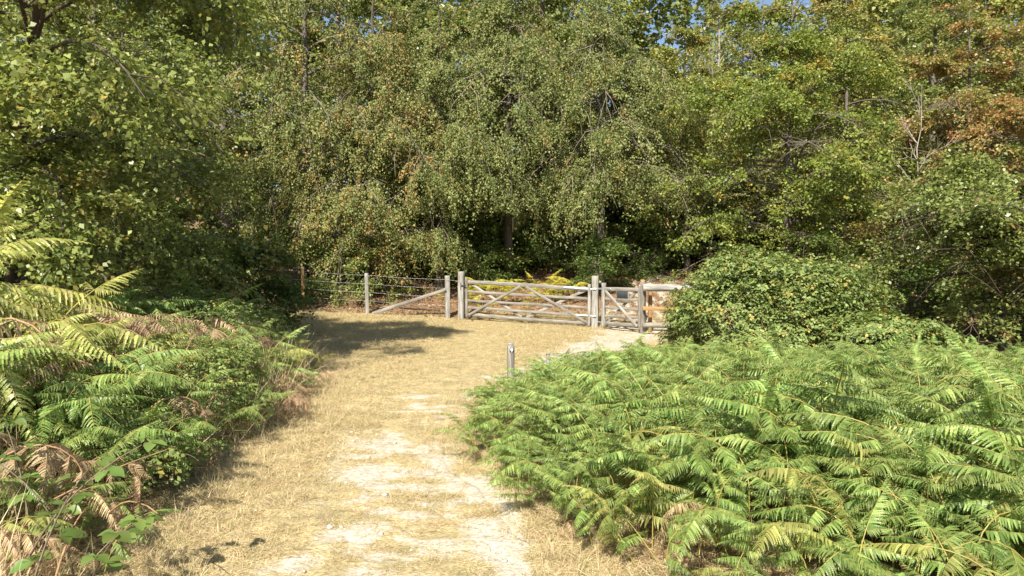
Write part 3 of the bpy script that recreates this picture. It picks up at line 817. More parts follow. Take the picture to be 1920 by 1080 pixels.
# understorey shrubs
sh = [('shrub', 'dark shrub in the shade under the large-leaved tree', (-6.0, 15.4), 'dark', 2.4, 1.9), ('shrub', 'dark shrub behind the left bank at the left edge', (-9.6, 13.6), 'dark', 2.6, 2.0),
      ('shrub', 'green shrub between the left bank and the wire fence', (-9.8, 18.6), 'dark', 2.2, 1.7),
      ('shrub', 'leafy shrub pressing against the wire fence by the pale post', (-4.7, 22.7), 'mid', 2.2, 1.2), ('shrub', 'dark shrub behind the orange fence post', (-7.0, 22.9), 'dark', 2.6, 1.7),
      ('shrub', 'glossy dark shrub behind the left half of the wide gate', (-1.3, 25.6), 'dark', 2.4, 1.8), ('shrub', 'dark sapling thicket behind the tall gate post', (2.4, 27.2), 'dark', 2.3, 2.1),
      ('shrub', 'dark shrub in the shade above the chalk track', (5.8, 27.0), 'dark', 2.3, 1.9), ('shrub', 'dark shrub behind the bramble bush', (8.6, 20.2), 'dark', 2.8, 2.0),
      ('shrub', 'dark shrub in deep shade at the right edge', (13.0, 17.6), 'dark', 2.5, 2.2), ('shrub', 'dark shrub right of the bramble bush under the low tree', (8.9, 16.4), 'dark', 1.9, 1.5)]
for k, (nm, lb, xy, mt, H, R) in enumerate(sh):
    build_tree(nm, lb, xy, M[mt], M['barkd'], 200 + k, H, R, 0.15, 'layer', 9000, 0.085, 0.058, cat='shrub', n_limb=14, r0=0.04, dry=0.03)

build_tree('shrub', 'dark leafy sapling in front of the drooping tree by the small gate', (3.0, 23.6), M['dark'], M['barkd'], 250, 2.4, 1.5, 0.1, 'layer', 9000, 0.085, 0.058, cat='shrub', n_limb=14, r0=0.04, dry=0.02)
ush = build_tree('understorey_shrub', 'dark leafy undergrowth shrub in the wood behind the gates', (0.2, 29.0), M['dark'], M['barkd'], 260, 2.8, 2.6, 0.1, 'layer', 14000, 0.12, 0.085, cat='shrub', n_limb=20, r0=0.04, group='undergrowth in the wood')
for (x, y, sc, lb) in [(-13.5, 24.5, 1.1, 'undergrowth shrub in the wood behind the bushy tree at far left'), (-10.4, 25.6, 1.0, 'undergrowth shrub left of the ivy-clad trunk'), (-5.4, 26.9, 1.0, 'undergrowth shrub behind the browned drooping tree'),
                       (-2.6, 28.2, 1.1, 'undergrowth shrub in the wood behind the tall left gate post'), (3.6, 30.2, 1.1, 'undergrowth shrub on the slope above the small gate'), (8.3, 31.5, 1.2, 'undergrowth shrub beside the pale birch stem'),
                       (12.0, 29.0, 1.0, 'undergrowth shrub behind the beech'), (15.5, 26.5, 1.1, 'undergrowth shrub under the red-leaved tree'), (11.0, 20.0, 0.85, 'undergrowth shrub between the beech and the low tree at the right'), (14.6, 19.6, 1.0, 'undergrowth shrub in shade at the right edge')]:
    copy_thing(ush, (x, y, TZ(x, y) - 0.05), rng0.uniform(0, 6.28), sc, lb)

# bare pale saplings
def bare_tree(label, xy, H, seed, spread):
    rng = np.random.default_rng(seed)
    r = empty('bare_sapling', (*xy, TZ(*xy) - 0.05), label, 'sapling', 'dead pale saplings')
    tp = np.linspace(0, 1, 12)
    P = np.stack([np.cumsum(rng.normal(0, 0.05, 12)), np.cumsum(rng.normal(0, 0.05, 12)), H * tp], -1); P[:, :2] -= P[0, :2]
    V, F = tube(P, 0.036 * (1 - 0.85 * tp), 7)
    link('trunk', mk_mesh('trunk', V, [F], [M['barkp']], None, True), r)
    for k in range(16):
        t = rng.uniform(0.3, 0.97); b = np.array([np.interp(t, tp, P[:, c]) for c in range(3)])
        az = rng.uniform(0, 6.28); e0 = rng.uniform(0.3, 1.1); L = spread * rng.uniform(0.4, 1.0) * (1.15 - t * 0.6)
        Q = [b]
        for s in range(6):
            az += rng.normal(0, 0.15); e0 += rng.normal(0, 0.12)
            Q.append(Q[-1] + L / 6 * np.array([math.cos(az) * math.cos(e0), math.sin(az) * math.cos(e0), math.sin(e0)]))
        g = Geo(); V, F = tube(np.array(Q), np.linspace(0.016, 0.004, 7), 5); g.add(V, F)
        for s in range(5):
            i0 = rng.integers(2, 6); d = norm(Q[i0 + 1] - Q[i0] if i0 < 6 else Q[6] - Q[5]) + rng.normal(0, 0.5, 3)
            T = [Q[i0] + norm(d) * q * L * 0.1 + np.array([0, 0, 0.01 * q * q]) for q in range(4)]
            V, F = tube(np.array(T), np.linspace(0.009, 0.003, 4), 4); g.add(V, F)
        link('branch', g.mesh('branch', [M['barkp']]), r)
bare_tree('dead sapling with pale bare branches in front of the red-leaved tree', (12.2, 20.2), 6.8, 3, 1.9)
bare_tree('dead pale stem with short branches in front of the sky gap', (8.4, 28.8), 9.5, 4, 1.3)

# ------------------------------------------------------------------ bramble bushes
def bramble(name, label, c, rx, ry, h, n, seed, lL=0.075, cat='bramble bush', mat='bramble', canes=14):
    rng = np.random.default_rng(seed)
    z0 = TZ(*c)
    r = empty(name, (c[0], c[1], z0), label, cat)
    th = rng.random(n) * 2 * PI; ph = np.arcsin(rng.random(n) ** 0.8); rad = rng.uniform(0.62, 1.0, n) ** 0.5
    d = np.stack([np.cos(th) * np.cos(ph), np.sin(th) * np.cos(ph), np.sin(ph)], -1)
    nz = fbm(d[:, 0] * 2.6 + seed, d[:, 1] * 2.6, d[:, 2] * 2.6, seed, 3)
    lump = 0.62 + 0.78 * nz
    fl = fbm(d[:, 0] * 9 + seed, d[:, 1] * 9, d[:, 2] * 9, seed + 5, 2)
    lump = lump + 0.16 * (fl - 0.5)
    boxy = 1 / np.maximum((np.abs(d) ** 4).sum(-1) ** 0.25, 0.5)
    P = d * np.array([rx, ry, h]) * (rad * lump * (0.35 + 0.65 * boxy) * 0.92)[:, None]
    P[:, 2] = P[:, 2] * 1.0 + 0.03
    # three leaflets per leaf
    Nn = norm(d * 0.7 + np.array([0, 0, 0.7]) + rng.normal(0, 0.45, P.shape))
    T = norm(np.cross(Nn, rng.normal(0, 1, P.shape))); Bn = np.cross(Nn, T)
    g = Geo()
    base_r = rng.random(n); dr = (fbm(P[:, 0] * 2.2, P[:, 1] * 2.2, P[:, 2] * 2.2, seed + 9, 3) > 0.60) * (rng.random(n) < 0.2) * rng.uniform(0.3, 1, n)
    dr = np.maximum(dr, (rng.random(n) < 0.03) * 0.9)
    for a_ in (0, 1.25, -1.25):
        D = T * math.cos(a_) + Bn * math.sin(a_)
        sz = rng.uniform(0.7, 1.2, n)
        V, F = leaves_quads(P + D * 0.012, D, Nn + rng.normal(0, 0.15, P.shape), lL * sz, lL * 0.68 * sz)
        g.add(V, F, 0, np.stack([np.clip(base_r * 0.7 + rng.random(n) * 0.3, 0, 1), rng.random(n), dr], -1))
    o = link('foliage', g.mesh('foliage', [M[mat]]), r); o['kind'] = 'stuff'
    for k in range(canes):
        az = rng.uniform(0, 6.28); e = rng.uniform(0.6, 1.3); L = h * rng.uniform(0.8, 1.35)
        Q = [np.array([rng.normal(0, rx * 0.3), rng.normal(0, ry * 0.3), 0.0])]
        for s in range(10):
            Q.append(Q[-1] + L / 10 * np.array([math.cos(az) * math.cos(e), math.sin(az) * math.cos(e), math.sin(e)])); e -= 0.17
        V, F = tube(np.array(Q), np.linspace(0.007, 0.003, 11), 5)
        link('cane', mk_mesh('cane', V, [F], [M['cane']], None, True), r)
    return r
bramble('bramble_bush', 'large rounded bramble bush hiding the end of the rail fence', (5.25, 13.9), 2.05, 1.8, 2.0, 15000, 71)
bramble('bramble_bush', 'lower bramble mound right of the large rounded bush', (6.7, 12.3), 1.25, 1.1, 0.85, 4500, 72)
bramble('bramble_bush', 'tangled bramble bush in the middle of the left bank', (-3.5, 6.9), 1.1, 1.2, 0.72, 2600, 73, 0.045, canes=40)
bramble('bramble_bush', 'bramble tangle on the left bank beside the bottom of the path', (-3.05, 5.2), 0.75, 0.9, 0.50, 1500, 74, 0.042, canes=34)
bramble('bramble_bush', 'bramble mound at the far end of the left bank', (-4.9, 10.4), 1.4, 1.4, 0.80, 3000, 75, 0.05, canes=26)

# ------------------------------------------------------------------ bracken
def frond_geo(seed, hi, mi=0, dryness=0.0, curl=0.0):
    """one bracken frond along +X, length 1, in the XY plane, normal +Z"""
    rng = np.random.default_rng(seed)
    g = Geo()
    arch = 0.10 + 0.30 * rng.random() + curl
    side = rng.normal(0, 0.05)
    def rp(x): return np.array([x - 0.1 * arch * x * x, side * x * x, -arch * x * x])
    rr = np.array([rp(x) for x in np.linspace(0, 1, 6)])
    V, F = tube(rr, np.linspace(0.007, 0.002, 6), 3)
    g.add(V, F, 1)
    n = 19 if hi else 15
    for k in range(n):
        x = 0.05 + 0.93 * (k / (n - 1)) ** 0.95
        l = 0.285 * (1 - x) ** 0.8 * (0.72 + 0.28 * min(1, x * 5)) + 0.022
        for s in (-1, 1):
            xx = x + rng.normal(0, 0.006)
            p = rp(xx)
            l_ = l * rng.uniform(0.86, 1.1)
            a_ = math.radians(72 - 26 * x + rng.normal(0, 5))
            D = np.array([math.cos(a_), s * math.sin(a_), -0.22 - 0.45 * rng.random() - curl])
            D = norm(D)
            Nn = norm(np.array([0.10 + rng.normal(0, 0.12), s * 0.22, 1.0]))
            Nn = norm(Nn - D * np.dot(Nn, D)); Bv = np.cross(Nn, D)
            w = (0.7 if curl else 1.0) * min(0.058 * (0.55 + l_ / 0.28), l_ * 0.5) * 0.37
            m = 9 if hi else 4
            r_ = rng.random(); r2 = rng.random(); dr = dryness * (rng.random() < dryness + 0.1)
            bend = 0.25 + 0.3 * rng.random()
            pv, fv = [], []
            for q in range(m):
                t0, t1 = q / m, (q + (0.92 if hi else 0.98)) / m
                tw = w * (1 - t0) ** 0.7
                c0_ = p + D * l_ * t0 - Nn * bend * l_ * t0 * t0; c1_ = p + D * l_ * t1 - Nn * bend * l_ * t1 * t1
                fwd = D * l_ * (0.55 / m)
                for ss in (-1, 1):
                    o_ = Bv * ss * tw - Nn * 0.12 * tw
                    b = len(pv)
                    pv += [c0_, c1_, c0_ + (c1_ - c0_) * (0.75 if hi else 0.8) + o_ * (0.92) + fwd, c0_ + o_ * 0.9 + fwd * 0.7]
                    fv.append((b, b + 1, b + 2, b + 3))
            g.add(pv, fv, 0, (r_, r2, dr))
    return g

FM = {}
def frond_mesh(key, hi, matname, var):
    k = (hi, matname, var)
    if k not in FM:
        dn = {'fern': 0.02, 'fernl': 0.22, 'ferny': 0.15, 'fernd': 0.5}[matname]
        curl = 0.4 if matname == 'fernd' else 0.0
        FM[k] = frond_geo(900 + var, hi, 0, dn, curl * (0.5 + 0.5 * (var % 3))).mesh('frond', [M[matname], M['stemd' if matname == 'fernd' else 'stem']])
    return FM[k]

def plant_layout(seed, droop=0.0):
    """stem polyline and frond frames of one bracken plant about 0.8 m tall"""
    rng = np.random.default_rng(seed)
    h = rng.uniform(0.50, 0.62)
    n = 12
    P = [np.zeros(3)]; e = math.radians(rng.uniform(80, 92)); az = 0.0
    L = h + 0.36; bend_ = rng.uniform(3, 16)
    for s in range(n):
        t = s / n
        e -= math.radians((rng.uniform(-1, 4) if t < 0.5 else bend_ + 5 * rng.random()) + droop * 8)
        az += rng.normal(0, 0.05)
        P.append(P[-1] + L / n * np.array([math.cos(e) * math.cos(az), math.cos(e) * math.sin(az), math.sin(e)]))
    P = np.array(P)
    fr = []
    for t, sz in ((0.34, 0.34), (0.52, 0.38), (0.68, 0.34), (0.81, 0.27), (0.92, 0.19)):
        f = t * n; i0 = min(int(f), n - 1); p = P[i0] + (P[i0 + 1] - P[i0]) * (f - i0); d = norm(P[i0 + 1] - P[i0])
        for s in (-1, 1):
            a_ = math.radians(rng.uniform(58, 76)) * s
            dh = norm(np.array([d[0] + 0.15, d[1], 0]))
            D = np.array([dh[0] * math.cos(a_) - dh[1] * math.sin(a_), dh[0] * math.sin(a_) + dh[1] * math.cos(a_), rng.uniform(-0.25, 0.40) - droop * 0.5])
            Nn = norm(np.array([0.25 * dh[0], 0.25 * dh[1], 1.0]) + rng.normal(0, 0.26, 3))
            fr.append((p, norm(D), Nn, sz * rng.uniform(0.88, 1.12)))
    d = norm(P[-1] - P[-2])
    fr.append((P[-2], norm(d + np.array([0, 0, 0.12])), norm(np.array([0.3, 0, 1.0]) + rng.normal(0, 0.1, 3)), 0.36))
    return P, fr

def frame(D, Nn, p, s):
    D = Vector(D); Nn = Vector(Nn); Nn = (Nn - D * Nn.dot(D)).normalized(); Y = Nn.cross(D)
    m = Matrix((D * s, Y * s, Nn * s)).transposed().to_4x4(); m.translation = Vector(p)
    return m

LAY = [plant_layout(500 + k) for k in range(12)]
LAYD = [plant_layout(600 + k, 0.6) for k in range(3)]
def proto(matname, hi, k):
    P, fr = (LAYD if matname == 'fernd' else LAY)[k % (3 if matname == 'fernd' else 12)]
    r = bpy.data.objects.new('bracken_fern', None); r.empty_display_size = 0.1
    V, F = tube(P, np.linspace(0.006, 0.003, len(P)), 5)
    kids = [('stem', mk_mesh('stem', V, [F], [M['stemd' if matname == 'fernd' else 'stem']], None, True), Matrix())]
    for q, (p, D, Nn, s) in enumerate(fr):
        kids.append(('frond', frond_mesh(None, hi, matname, (k * 3 + q) % 7), frame(D, Nn, p, s)))
    return kids
PROTO = {}
def place_fern(x, y, z, rz, sc, matname, hi, k, label, group, tilt=0.0):
    key = (matname, hi, k)
    if key not in PROTO: PROTO[key] = proto(matname, hi, k)
    r = empty('bracken_fern', (x, y, z), label, 'fern', group, rz, sc)
    r.rotation_euler = (0, tilt, rz)
    for nm, me, m4 in PROTO[key]:
        o = bpy.data.objects.new(nm, me); COL.objects.link(o); o.parent = r; o.matrix_basis = m4
    return r

def joined_plant(matname, k):
    """the same plant as one mesh, for the mass of bracken"""
    P, fr = (LAYD if matname == 'fernd' else LAY)[k % (3 if matname == 'fernd' else 12)]
    g = Geo()
    V, F = tube(P, np.linspace(0.006, 0.003, len(P)), 4); g.add(V, F, 1)
    for q, (p, D, Nn, s) in enumerate(fr):
        src = frond_geo(900 + (k * 3 + q) % 7, False, 0, {'fern': 0.02, 'fernl': 0.22, 'ferny': 0.15, 'fernd': 0.5}[matname], 0.2 if matname == 'fernd' else 0.0)
        m = np.array(frame(D, Nn, p, s))
        off = 0
        Vall = np.concatenate(src.V) @ m[:3, :3].T + m[:3, 3]
        for kk in (3, 4):
            if src.F[kk]:
                Fk = np.concatenate(src.F[kk]); Mk = np.concatenate(src.M[kk]); Ak = np.concatenate(src.A[kk])
                g.V.append(Vall if off == 0 else np.zeros((0, 3)))
                g.F[kk].append(Fk + g.n); g.M[kk].append(Mk); g.A[kk].append(Ak); off = 1
        g.n += len(Vall)
    return g.mesh('bracken_plant', [M[matname], M['stemd' if matname == 'fernd' else 'stem']])

def scatter(name, pts, rots, scl, idx, meshes):
    """one stuff object: plants on points by geometry nodes"""
    me = bpy.data.meshes.new(name)
    me.vertices.add(len(pts)); me.vertices.foreach_set('co', np.asarray(pts, np.float32).ravel())
    me.attributes.new('rot', 'FLOAT_VECTOR', 'POINT').data.foreach_set('vector', np.asarray(rots, np.float32).ravel())
    me.attributes.new('scl', 'FLOAT', 'POINT').data.foreach_set('value', np.asarray(scl, np.float32))
    me.attributes.new('idx', 'INT', 'POINT').data.foreach_set('value', np.asarray(idx, np.int32))
    o = tag(link(name, me), kind='stuff')
    t = bpy.data.node_groups.new(name, 'GeometryNodeTree')
    t.interface.new_socket('Geometry', in_out='INPUT', socket_type='NodeSocketGeometry')
    t.interface.new_socket('Geometry', in_out='OUTPUT', socket_type='NodeSocketGeometry')
    gi = t.nodes.new('NodeGroupInput'); go = t.nodes.new('NodeGroupOutput')
    ip = t.nodes.new('GeometryNodeInstanceOnPoints'); jn = t.nodes.new('GeometryNodeJoinGeometry')
    for m in meshes:
        so = bpy.data.objects.new(name + '_source', m)
        oi = t.nodes.new('GeometryNodeObjectInfo'); oi.inputs['Object'].default_value = so; oi.inputs['As Instance'].default_value = False
        gti = t.nodes.new('GeometryNodeGeometryToInstance')
        t.links.new(oi.outputs['Geometry'], gti.inputs[0]); t.links.new(gti.outputs[0], jn.inputs[0])
    def attr(nm, ty):
        n = t.nodes.new('GeometryNodeInputNamedAttribute'); n.data_type = ty; n.inputs['Name'].default_value = nm
        return next(s for s in n.outputs if s.name == 'Attribute' and s.enabled)
    t.links.new(gi.outputs[0], ip.inputs['Points']); t.links.new(jn.outputs[0], ip.inputs['Instance'])
    ip.inputs['Pick Instance'].default_value = True
    t.links.new(attr('idx', 'INT'), ip.inputs['Instance Index'])
    er = t.nodes.new('FunctionNodeEulerToRotation'); t.links.new(attr('rot', 'FLOAT_VECTOR'), er.inputs[0]); t.links.new(er.outputs[0], ip.inputs['Rotation'])
    t.links.new(attr('scl', 'FLOAT'), ip.inputs['Scale'])
    t.links.new(ip.outputs[0], go.inputs[0])
    md = o.modifiers.new('scatter', 'NODES'); md.node_group = t
    return o

def jitter_grid(x0, x1, y0, y1, step, rng):
    X, Y = np.meshgrid(np.arange(x0, x1, step), np.arange(y0, y1, step))
    return np.stack([X.ravel() + rng.uniform(-0.5, 0.5, X.size) * step, Y.ravel() + rng.uniform(-0.5, 0.5, X.size) * step], -1)

rng = np.random.default_rng(77)
# right-hand bed
P = jitter_grid(-1, 12, 1.2, 12.6, 0.182, rng)
dr = P[:, 0] - right_edge(P[:, 1])
keep = (dr > 0.12 + rng.uniform(0, 0.18, len(P))) & (P[:, 0] < 0.82 * P[:, 1] + 1.2) & (P[:, 1] < 12.2 - 0.33 * np.clip(P[:, 0] - 2.2, 0, 20)) & (np.hypot(P[:, 0], P[:, 1]) > 1.55)
keep &= ~((np.hypot(P[:, 0] - wx, P[:, 1] - wy) < 0.35) | (np.hypot(P[:, 0] - sx, P[:, 1] - sy) < 0.25))
P = P[keep]; dr = dr[keep]
hR = np.interp(dr, [0.1, 0.5, 1.2, 2.2], [0.38, 0.58, 0.78, 0.94]) * np.interp(P[:, 1], [1, 4, 6, 8, 10, 12], [1.0, 1.0, 0.88, 0.72, 0.52, 0.50])
hR = hR * (0.8 + 0.4 * fbm(P[:, 0] * 1.1, P[:, 1] * 1.1, 0, 63, 2))
keepN = fbm(P[:, 0] * 1.7, P[:, 1] * 1.7, 0, 67, 2) > np.where(P[:, 1] < 3.8, 0.22, 0.33)
P, dr, hR = P[keepN], dr[keepN], hR[keepN]
scR = hR / 0.86 * rng.uniform(0.8, 1.12, len(P))
rzR = np.where(rng.random(len(P)) < 0.35, rng.normal(PI * 1.12, 0.7, len(P)), rng.uniform(0, 2 * PI, len(P)))
order = np.argsort(np.hypot(P[:, 0], P[:, 1]))
P, scR, rzR, dr = P[order], scR[order], rzR[order], dr[order]
zR = terrain(P[:, 0], P[:, 1]) - 0.02
N_IND_R = 195
def right_label(x, y, d):
    if d < 0.7: return 'green bracken fern spilling over the edge of the path at the right' if y > 4.6 else 'green bracken fern at the near right edge of the path'
    if y < 2.6: return 'large bracken fern at the bottom right corner, nearest of the bed'
    if y < 3.6: return 'green bracken fern low in the bed at the right'
    return 'green bracken fern in the middle of the bed right of the path'
for k in range(N_IND_R):
    near = P[k, 1] < 4.6
    u_ = rng.random()
    if u_ < 0.05 and P[k, 1] > 3.4:
        place_fern(P[k, 0], P[k, 1], zR[k], rzR[k], scR[k] * 0.9, 'fernd', near, k % 3, 'dead brown bracken fern among the green bed right of the path', 'browned bracken in the right bed', rng.normal(0.05, 0.2)); continue
    if u_ < 0.18:
        place_fern(P[k, 0], P[k, 1], zR[k], rzR[k], scR[k], 'fernl', near, k % 12, 'paler yellowing bracken fern among the green bed right of the path', 'yellowing bracken in the right bed', rng.normal(0.05, 0.2)); continue
    place_fern(P[k, 0], P[k, 1], zR[k], rzR[k], scR[k], 'fern', near, k % 12, right_label(P[k, 0], P[k, 1], dr[k]), 'green bracken in the bed right of the path', rng.normal(-0.05, 0.28))
n = len(P) - N_IND_R
scatter('bracken_bed', np.column_stack([P[N_IND_R:], zR[N_IND_R:]]), np.column_stack([rng.normal(0, 0.15, n), rng.normal(0.05, 0.2, n), rzR[N_IND_R:]]), scR[N_IND_R:], rng.integers(0, 12, n), [joined_plant('fern', k) for k in range(12)])
print('right ferns', len(P))

# left bank
P = jitter_grid(-13, -1.4, 1.6, 15.0, 0.24, rng)
dl = left_edge(P[:, 1]) - P[:, 0]
keep = (dl > 0.25 + rng.uniform(0, 0.2, len(P))) & (P[:, 0] > -0.82 * P[:, 1] - 1.2) & (P[:, 0] > -12)
keep &= ~((np.hypot(P[:, 0] + 3.5, (P[:, 1] - 6.9)) < 0.8) & (rng.random(len(P)) < 0.45))
keep &= ~((P[:, 1] < 4.2) & (dl < 0.7) & (rng.random(len(P)) < 0.55))
P = P[keep]; dl = dl[keep]
hL = np.interp(dl, [0.2, 0.9, 2.2], [0.58, 0.92, 1.42]) * np.interp(P[:, 1], [1.5, 3, 5, 9, 14], [0.55, 0.66, 1.05, 0.78, 0.52])
scL = hL / 0.82 * rng.uniform(0.7, 1.12, len(P))
rzL = rng.normal(0.1, 1.3, len(P))
order = np.argsort(np.hypot(P[:, 0], P[:, 1]))
P, scL, rzL, dl, hL = P[order], scL[order], rzL[order], dl[order], hL[order]
zL = terrain(P[:, 0], P[:, 1]) - 0.02
brown = fbm(P[:, 0] * 0.9, P[:, 1] * 0.9, 0, 88, 3) + rng.normal(0, 0.085, len(P)) + 0.09 * (P[:, 1] < 3.9) + 0.115 * ((P[:, 1] > 5.0) & (P[:, 1] < 9.5) & (dl > 0.6) & (dl < 2.0))
kindL = np.where(brown > 0.555, 2, np.where(fbm(P[:, 0] * 0.7, P[:, 1] * 0.7, 0, 91, 2) + 0.12 * (dl < 0.9) > 0.605, 0, 1))
scL = np.where(kindL == 2, scL * 1.08, scL)
N_IND_L = 105
mats = ['fern', 'fernl', 'fernd']
labs = ['fresh green bracken fern on the bank left of the path', 'yellowing bracken fern on the bank left of the path', 'dead brown bracken fern on the bank left of the path']
grs = ['green bracken on the left bank', 'yellowing bracken on the left bank', 'dead brown bracken on the left bank']
for k in range(N_IND_L):
    q = kindL[k]
    place_fern(P[k, 0], P[k, 1], zL[k], rzL[k], scL[k], mats[q], P[k, 1] < 4.2, k % (3 if q == 2 else 12), labs[q] + (', near the bottom left corner' if P[k, 1] < 3.4 else ', beside the dry grass' if dl[k] < 0.9 else ', up on its crest'), grs[q], rng.normal(0.05, 0.15))
for q, nm in enumerate(('bracken_green_mass', 'bracken_yellowing_mass', 'bracken_dead_mass')):
    s = np.arange(len(P)) >= N_IND_L
    s &= kindL == q
    n = s.sum(); kk = 3 if q == 2 else 12
    scatter(nm, np.column_stack([P[s], zL[s]]), np.column_stack([rng.normal(0, 0.15, n), rng.normal(0, 0.15, n), rzL[s]]), scL[s], rng.integers(0, kk, n), [joined_plant(mats[q], k) for k in range(kk)])
print('left ferns', len(P))

# yellow bracken behind the gates
for k, (x, y, s) in enumerate([(-1.35, 22.4, 1.15), (-0.95, 22.1, 1.2), (-0.55, 22.5, 1.25), (-0.2, 22.2, 1.1), (0.2, 22.6, 1.15), (1.0, 22.5, 1.15), (1.35, 22.3, 1.2), (1.8, 22.6, 1.3), (-2.05, 21.6, 0.7), (0.5, 21.4, 0.6), (-0.7, 21.2, 0.65), (-1.1, 21.6, 0.8), (0.7, 22.0, 0.9), (-1.2, 22.7, 1.2), (-0.75, 22.3, 1.3), (-0.4, 22.2, 1.2), (-0.05, 22.4, 1.2), (1.15, 22.6, 1.3), (1.5, 22.5, 1.2), (0.85, 22.4, 1.1), (-1.55, 22.2, 1.0), (2.0, 22.3, 1.1)]):
    place_fern(x, y, TZ(x, y), rng.uniform(0, 6.28), s, 'ferny', False, k % 7, 'yellow bracken fern growing just behind the wide gate', 'yellow bracken behind the gate')

# ------------------------------------------------------------------ near bramble shoots with large leaves
def big_leaf(seed):
    rng = np.random.default_rng(seed)
    t = np.linspace(0, 1, 7)
    w = 0.36 * np.sin(PI * t ** 0.85) ** 0.8; w[0] = w[-1] = 0.004
    w[1:-1] *= 1 + rng.normal(0, 0.06, 5)
    V, F = [], []
    for i_, (tt, ww) in enumerate(zip(t, w)):
        zc = -0.22 * tt * tt
        V += [(tt, -ww, zc + 0.28 * ww), (tt, 0, zc), (tt, ww, zc + 0.28 * ww)]
    for i_ in range(6):
        b = i_ * 3
        F += [(b, b + 3, b + 4, b + 1), (b + 1, b + 4, b + 5, b + 2)]
    g = Geo(); g.add(V, F, 0, (rng.random(), 0.5 + 0.5 * rng.random(), 0))
    return g.mesh('leaf', [M['shoot']], True)
BL = [big_leaf(k) for k in range(6)]
def shoot(label, x, y, h, seed):
    rng = np.random.default_rng(seed)
    z = TZ(x, y)
    r = empty('bramble_shoot', (x, y, z), label, 'bramble', 'large-leaved bramble shoots on the near left bank')
    az = rng.uniform(0, 6.28); e = 1.45; Q = [np.zeros(3)]
    for s in range(9):
        Q.append(Q[-1] + h * 1.15 / 9 * np.array([math.cos(az) * math.cos(e), math.sin(az) * math.cos(e), math.sin(e)])); e -= 0.13
    V, F = tube(np.array(Q), np.linspace(0.006, 0.003, 10), 5)
    link('stem', mk_mesh('stem', V, [F], [M['cane']], None, True), r)
    for k in range(7):
        i0 = 9 - k if k < 6 else 3
        b = Q[max(1, i0)]; a0 = az + (1 if k % 2 else -1) * rng.uniform(0.6, 1.5)
        pd = np.array([math.cos(a0), math.sin(a0), 0.35]); tip = b + pd * 0.05
        for a_, s in ((0, 1.0), (1.25, 0.8), (-1.25, 0.8)):
            D = np.array([math.cos(a0 + a_), math.sin(a0 + a_), rng.uniform(-0.25, 0.15)]); Nn = np.array([rng.normal(0, 0.2), -0.2 + rng.normal(0, 0.2), 1])
            o = bpy.data.objects.new('leaf', BL[rng.integers(0, 6)]); COL.objects.link(o); o.parent = r
            o.matrix_basis = frame(norm(D), norm(Nn), tip, 0.088 * s * rng.uniform(0.8, 1.2))
for k, (x, y, h) in enumerate([(-2.02, 2.75, 0.80), (-1.95, 3.05, 0.72), (-2.25, 3.0, 0.85), (-2.2, 3.4, 0.75), (-2.45, 3.45, 0.85)]):
    shoot('bramble shoot with large bright leaves at the lower left of the bank', x, y, h, 700 + k)

# dead bracken stalks and bare stems leaning on the bank
rng = np.random.default_rng(17)
for k in range(60):
    y = rng.uniform(2.0, 8.5); x = left_edge(y) - rng.uniform(0.15, 1.6); z = TZ(x, y)
    az = rng.uniform(0, 6.28); e = rng.uniform(0.2, 1.1); L = rng.uniform(0.35, 0.95); Q = [np.array([0, 0, 0.05 + 0.35 * rng.random()])]
    for s in range(6):
        Q.append(Q[-1] + L / 6 * np.array([math.cos(az) * math.cos(e), math.sin(az) * math.cos(e), math.sin(e)])); e -= rng.uniform(-0.02, 0.16)
    V, F = tube(np.array(Q), np.linspace(0.006, 0.003, 7), 5)
    o = link('dead_stalk', mk_mesh('dead_stalk', V, [F], [M['stemd']], None, True), None, (x, y, z))
    tag(o, 'bare dead stalk leaning among the plants of the left bank', 'stalk', 'dead stalks on the left bank')

# ------------------------------------------------------------------ dry grass
def tuft(seed, nb, hmin, hmax, spread, flat, wid, dry=0.05):
    rng = np.random.default_rng(seed)
    n = nb
    az = rng.random(n) * 2 * PI; e = np.radians(rng.uniform(*flat, n)); L = rng.uniform(hmin, hmax, n)
    b = rng.normal(0, spread, (n, 3)); b[:, 2] = 0
    d = np.stack([np.cos(az) * np.cos(e), np.sin(az) * np.cos(e), np.sin(e)], -1)
    s = norm(np.cross(d, np.array([0, 0, 1.0]) + rng.normal(0, 0.3, (n, 3))))
    w = wid * rng.uniform(0.6, 1.3, n)[:, None]
    bend = rng.uniform(0.05, 0.35, n)[:, None] * L[:, None]
    m_ = b + d * L[:, None] * 0.5 - np.array([0, 0, 1]) * bend * 0.2; t_ = b + d * L[:, None] - np.array([0, 0, 1]) * bend
    t_[:, 2] = np.maximum(t_[:, 2], 0.004); m_[:, 2] = np.maximum(m_[:, 2], 0.006)
    V = np.stack([b - s * w, b + s * w, m_ + s * w * 0.8, m_ - s * w * 0.8, t_], 1).reshape(-1, 3)
    i = np.arange(n)[:, None] * 5
    Q = i + np.array([0, 1, 2, 3]); T = i + np.array([3, 2, 4])
    a = np.stack([rng.random(n), rng.random(n), (rng.random(n) < dry) * 0.8], -1)
    return mk_mesh('grass_tuft', V, [T, Q], [M['grass']], None, False, {'var': np.vstack([a, a])})

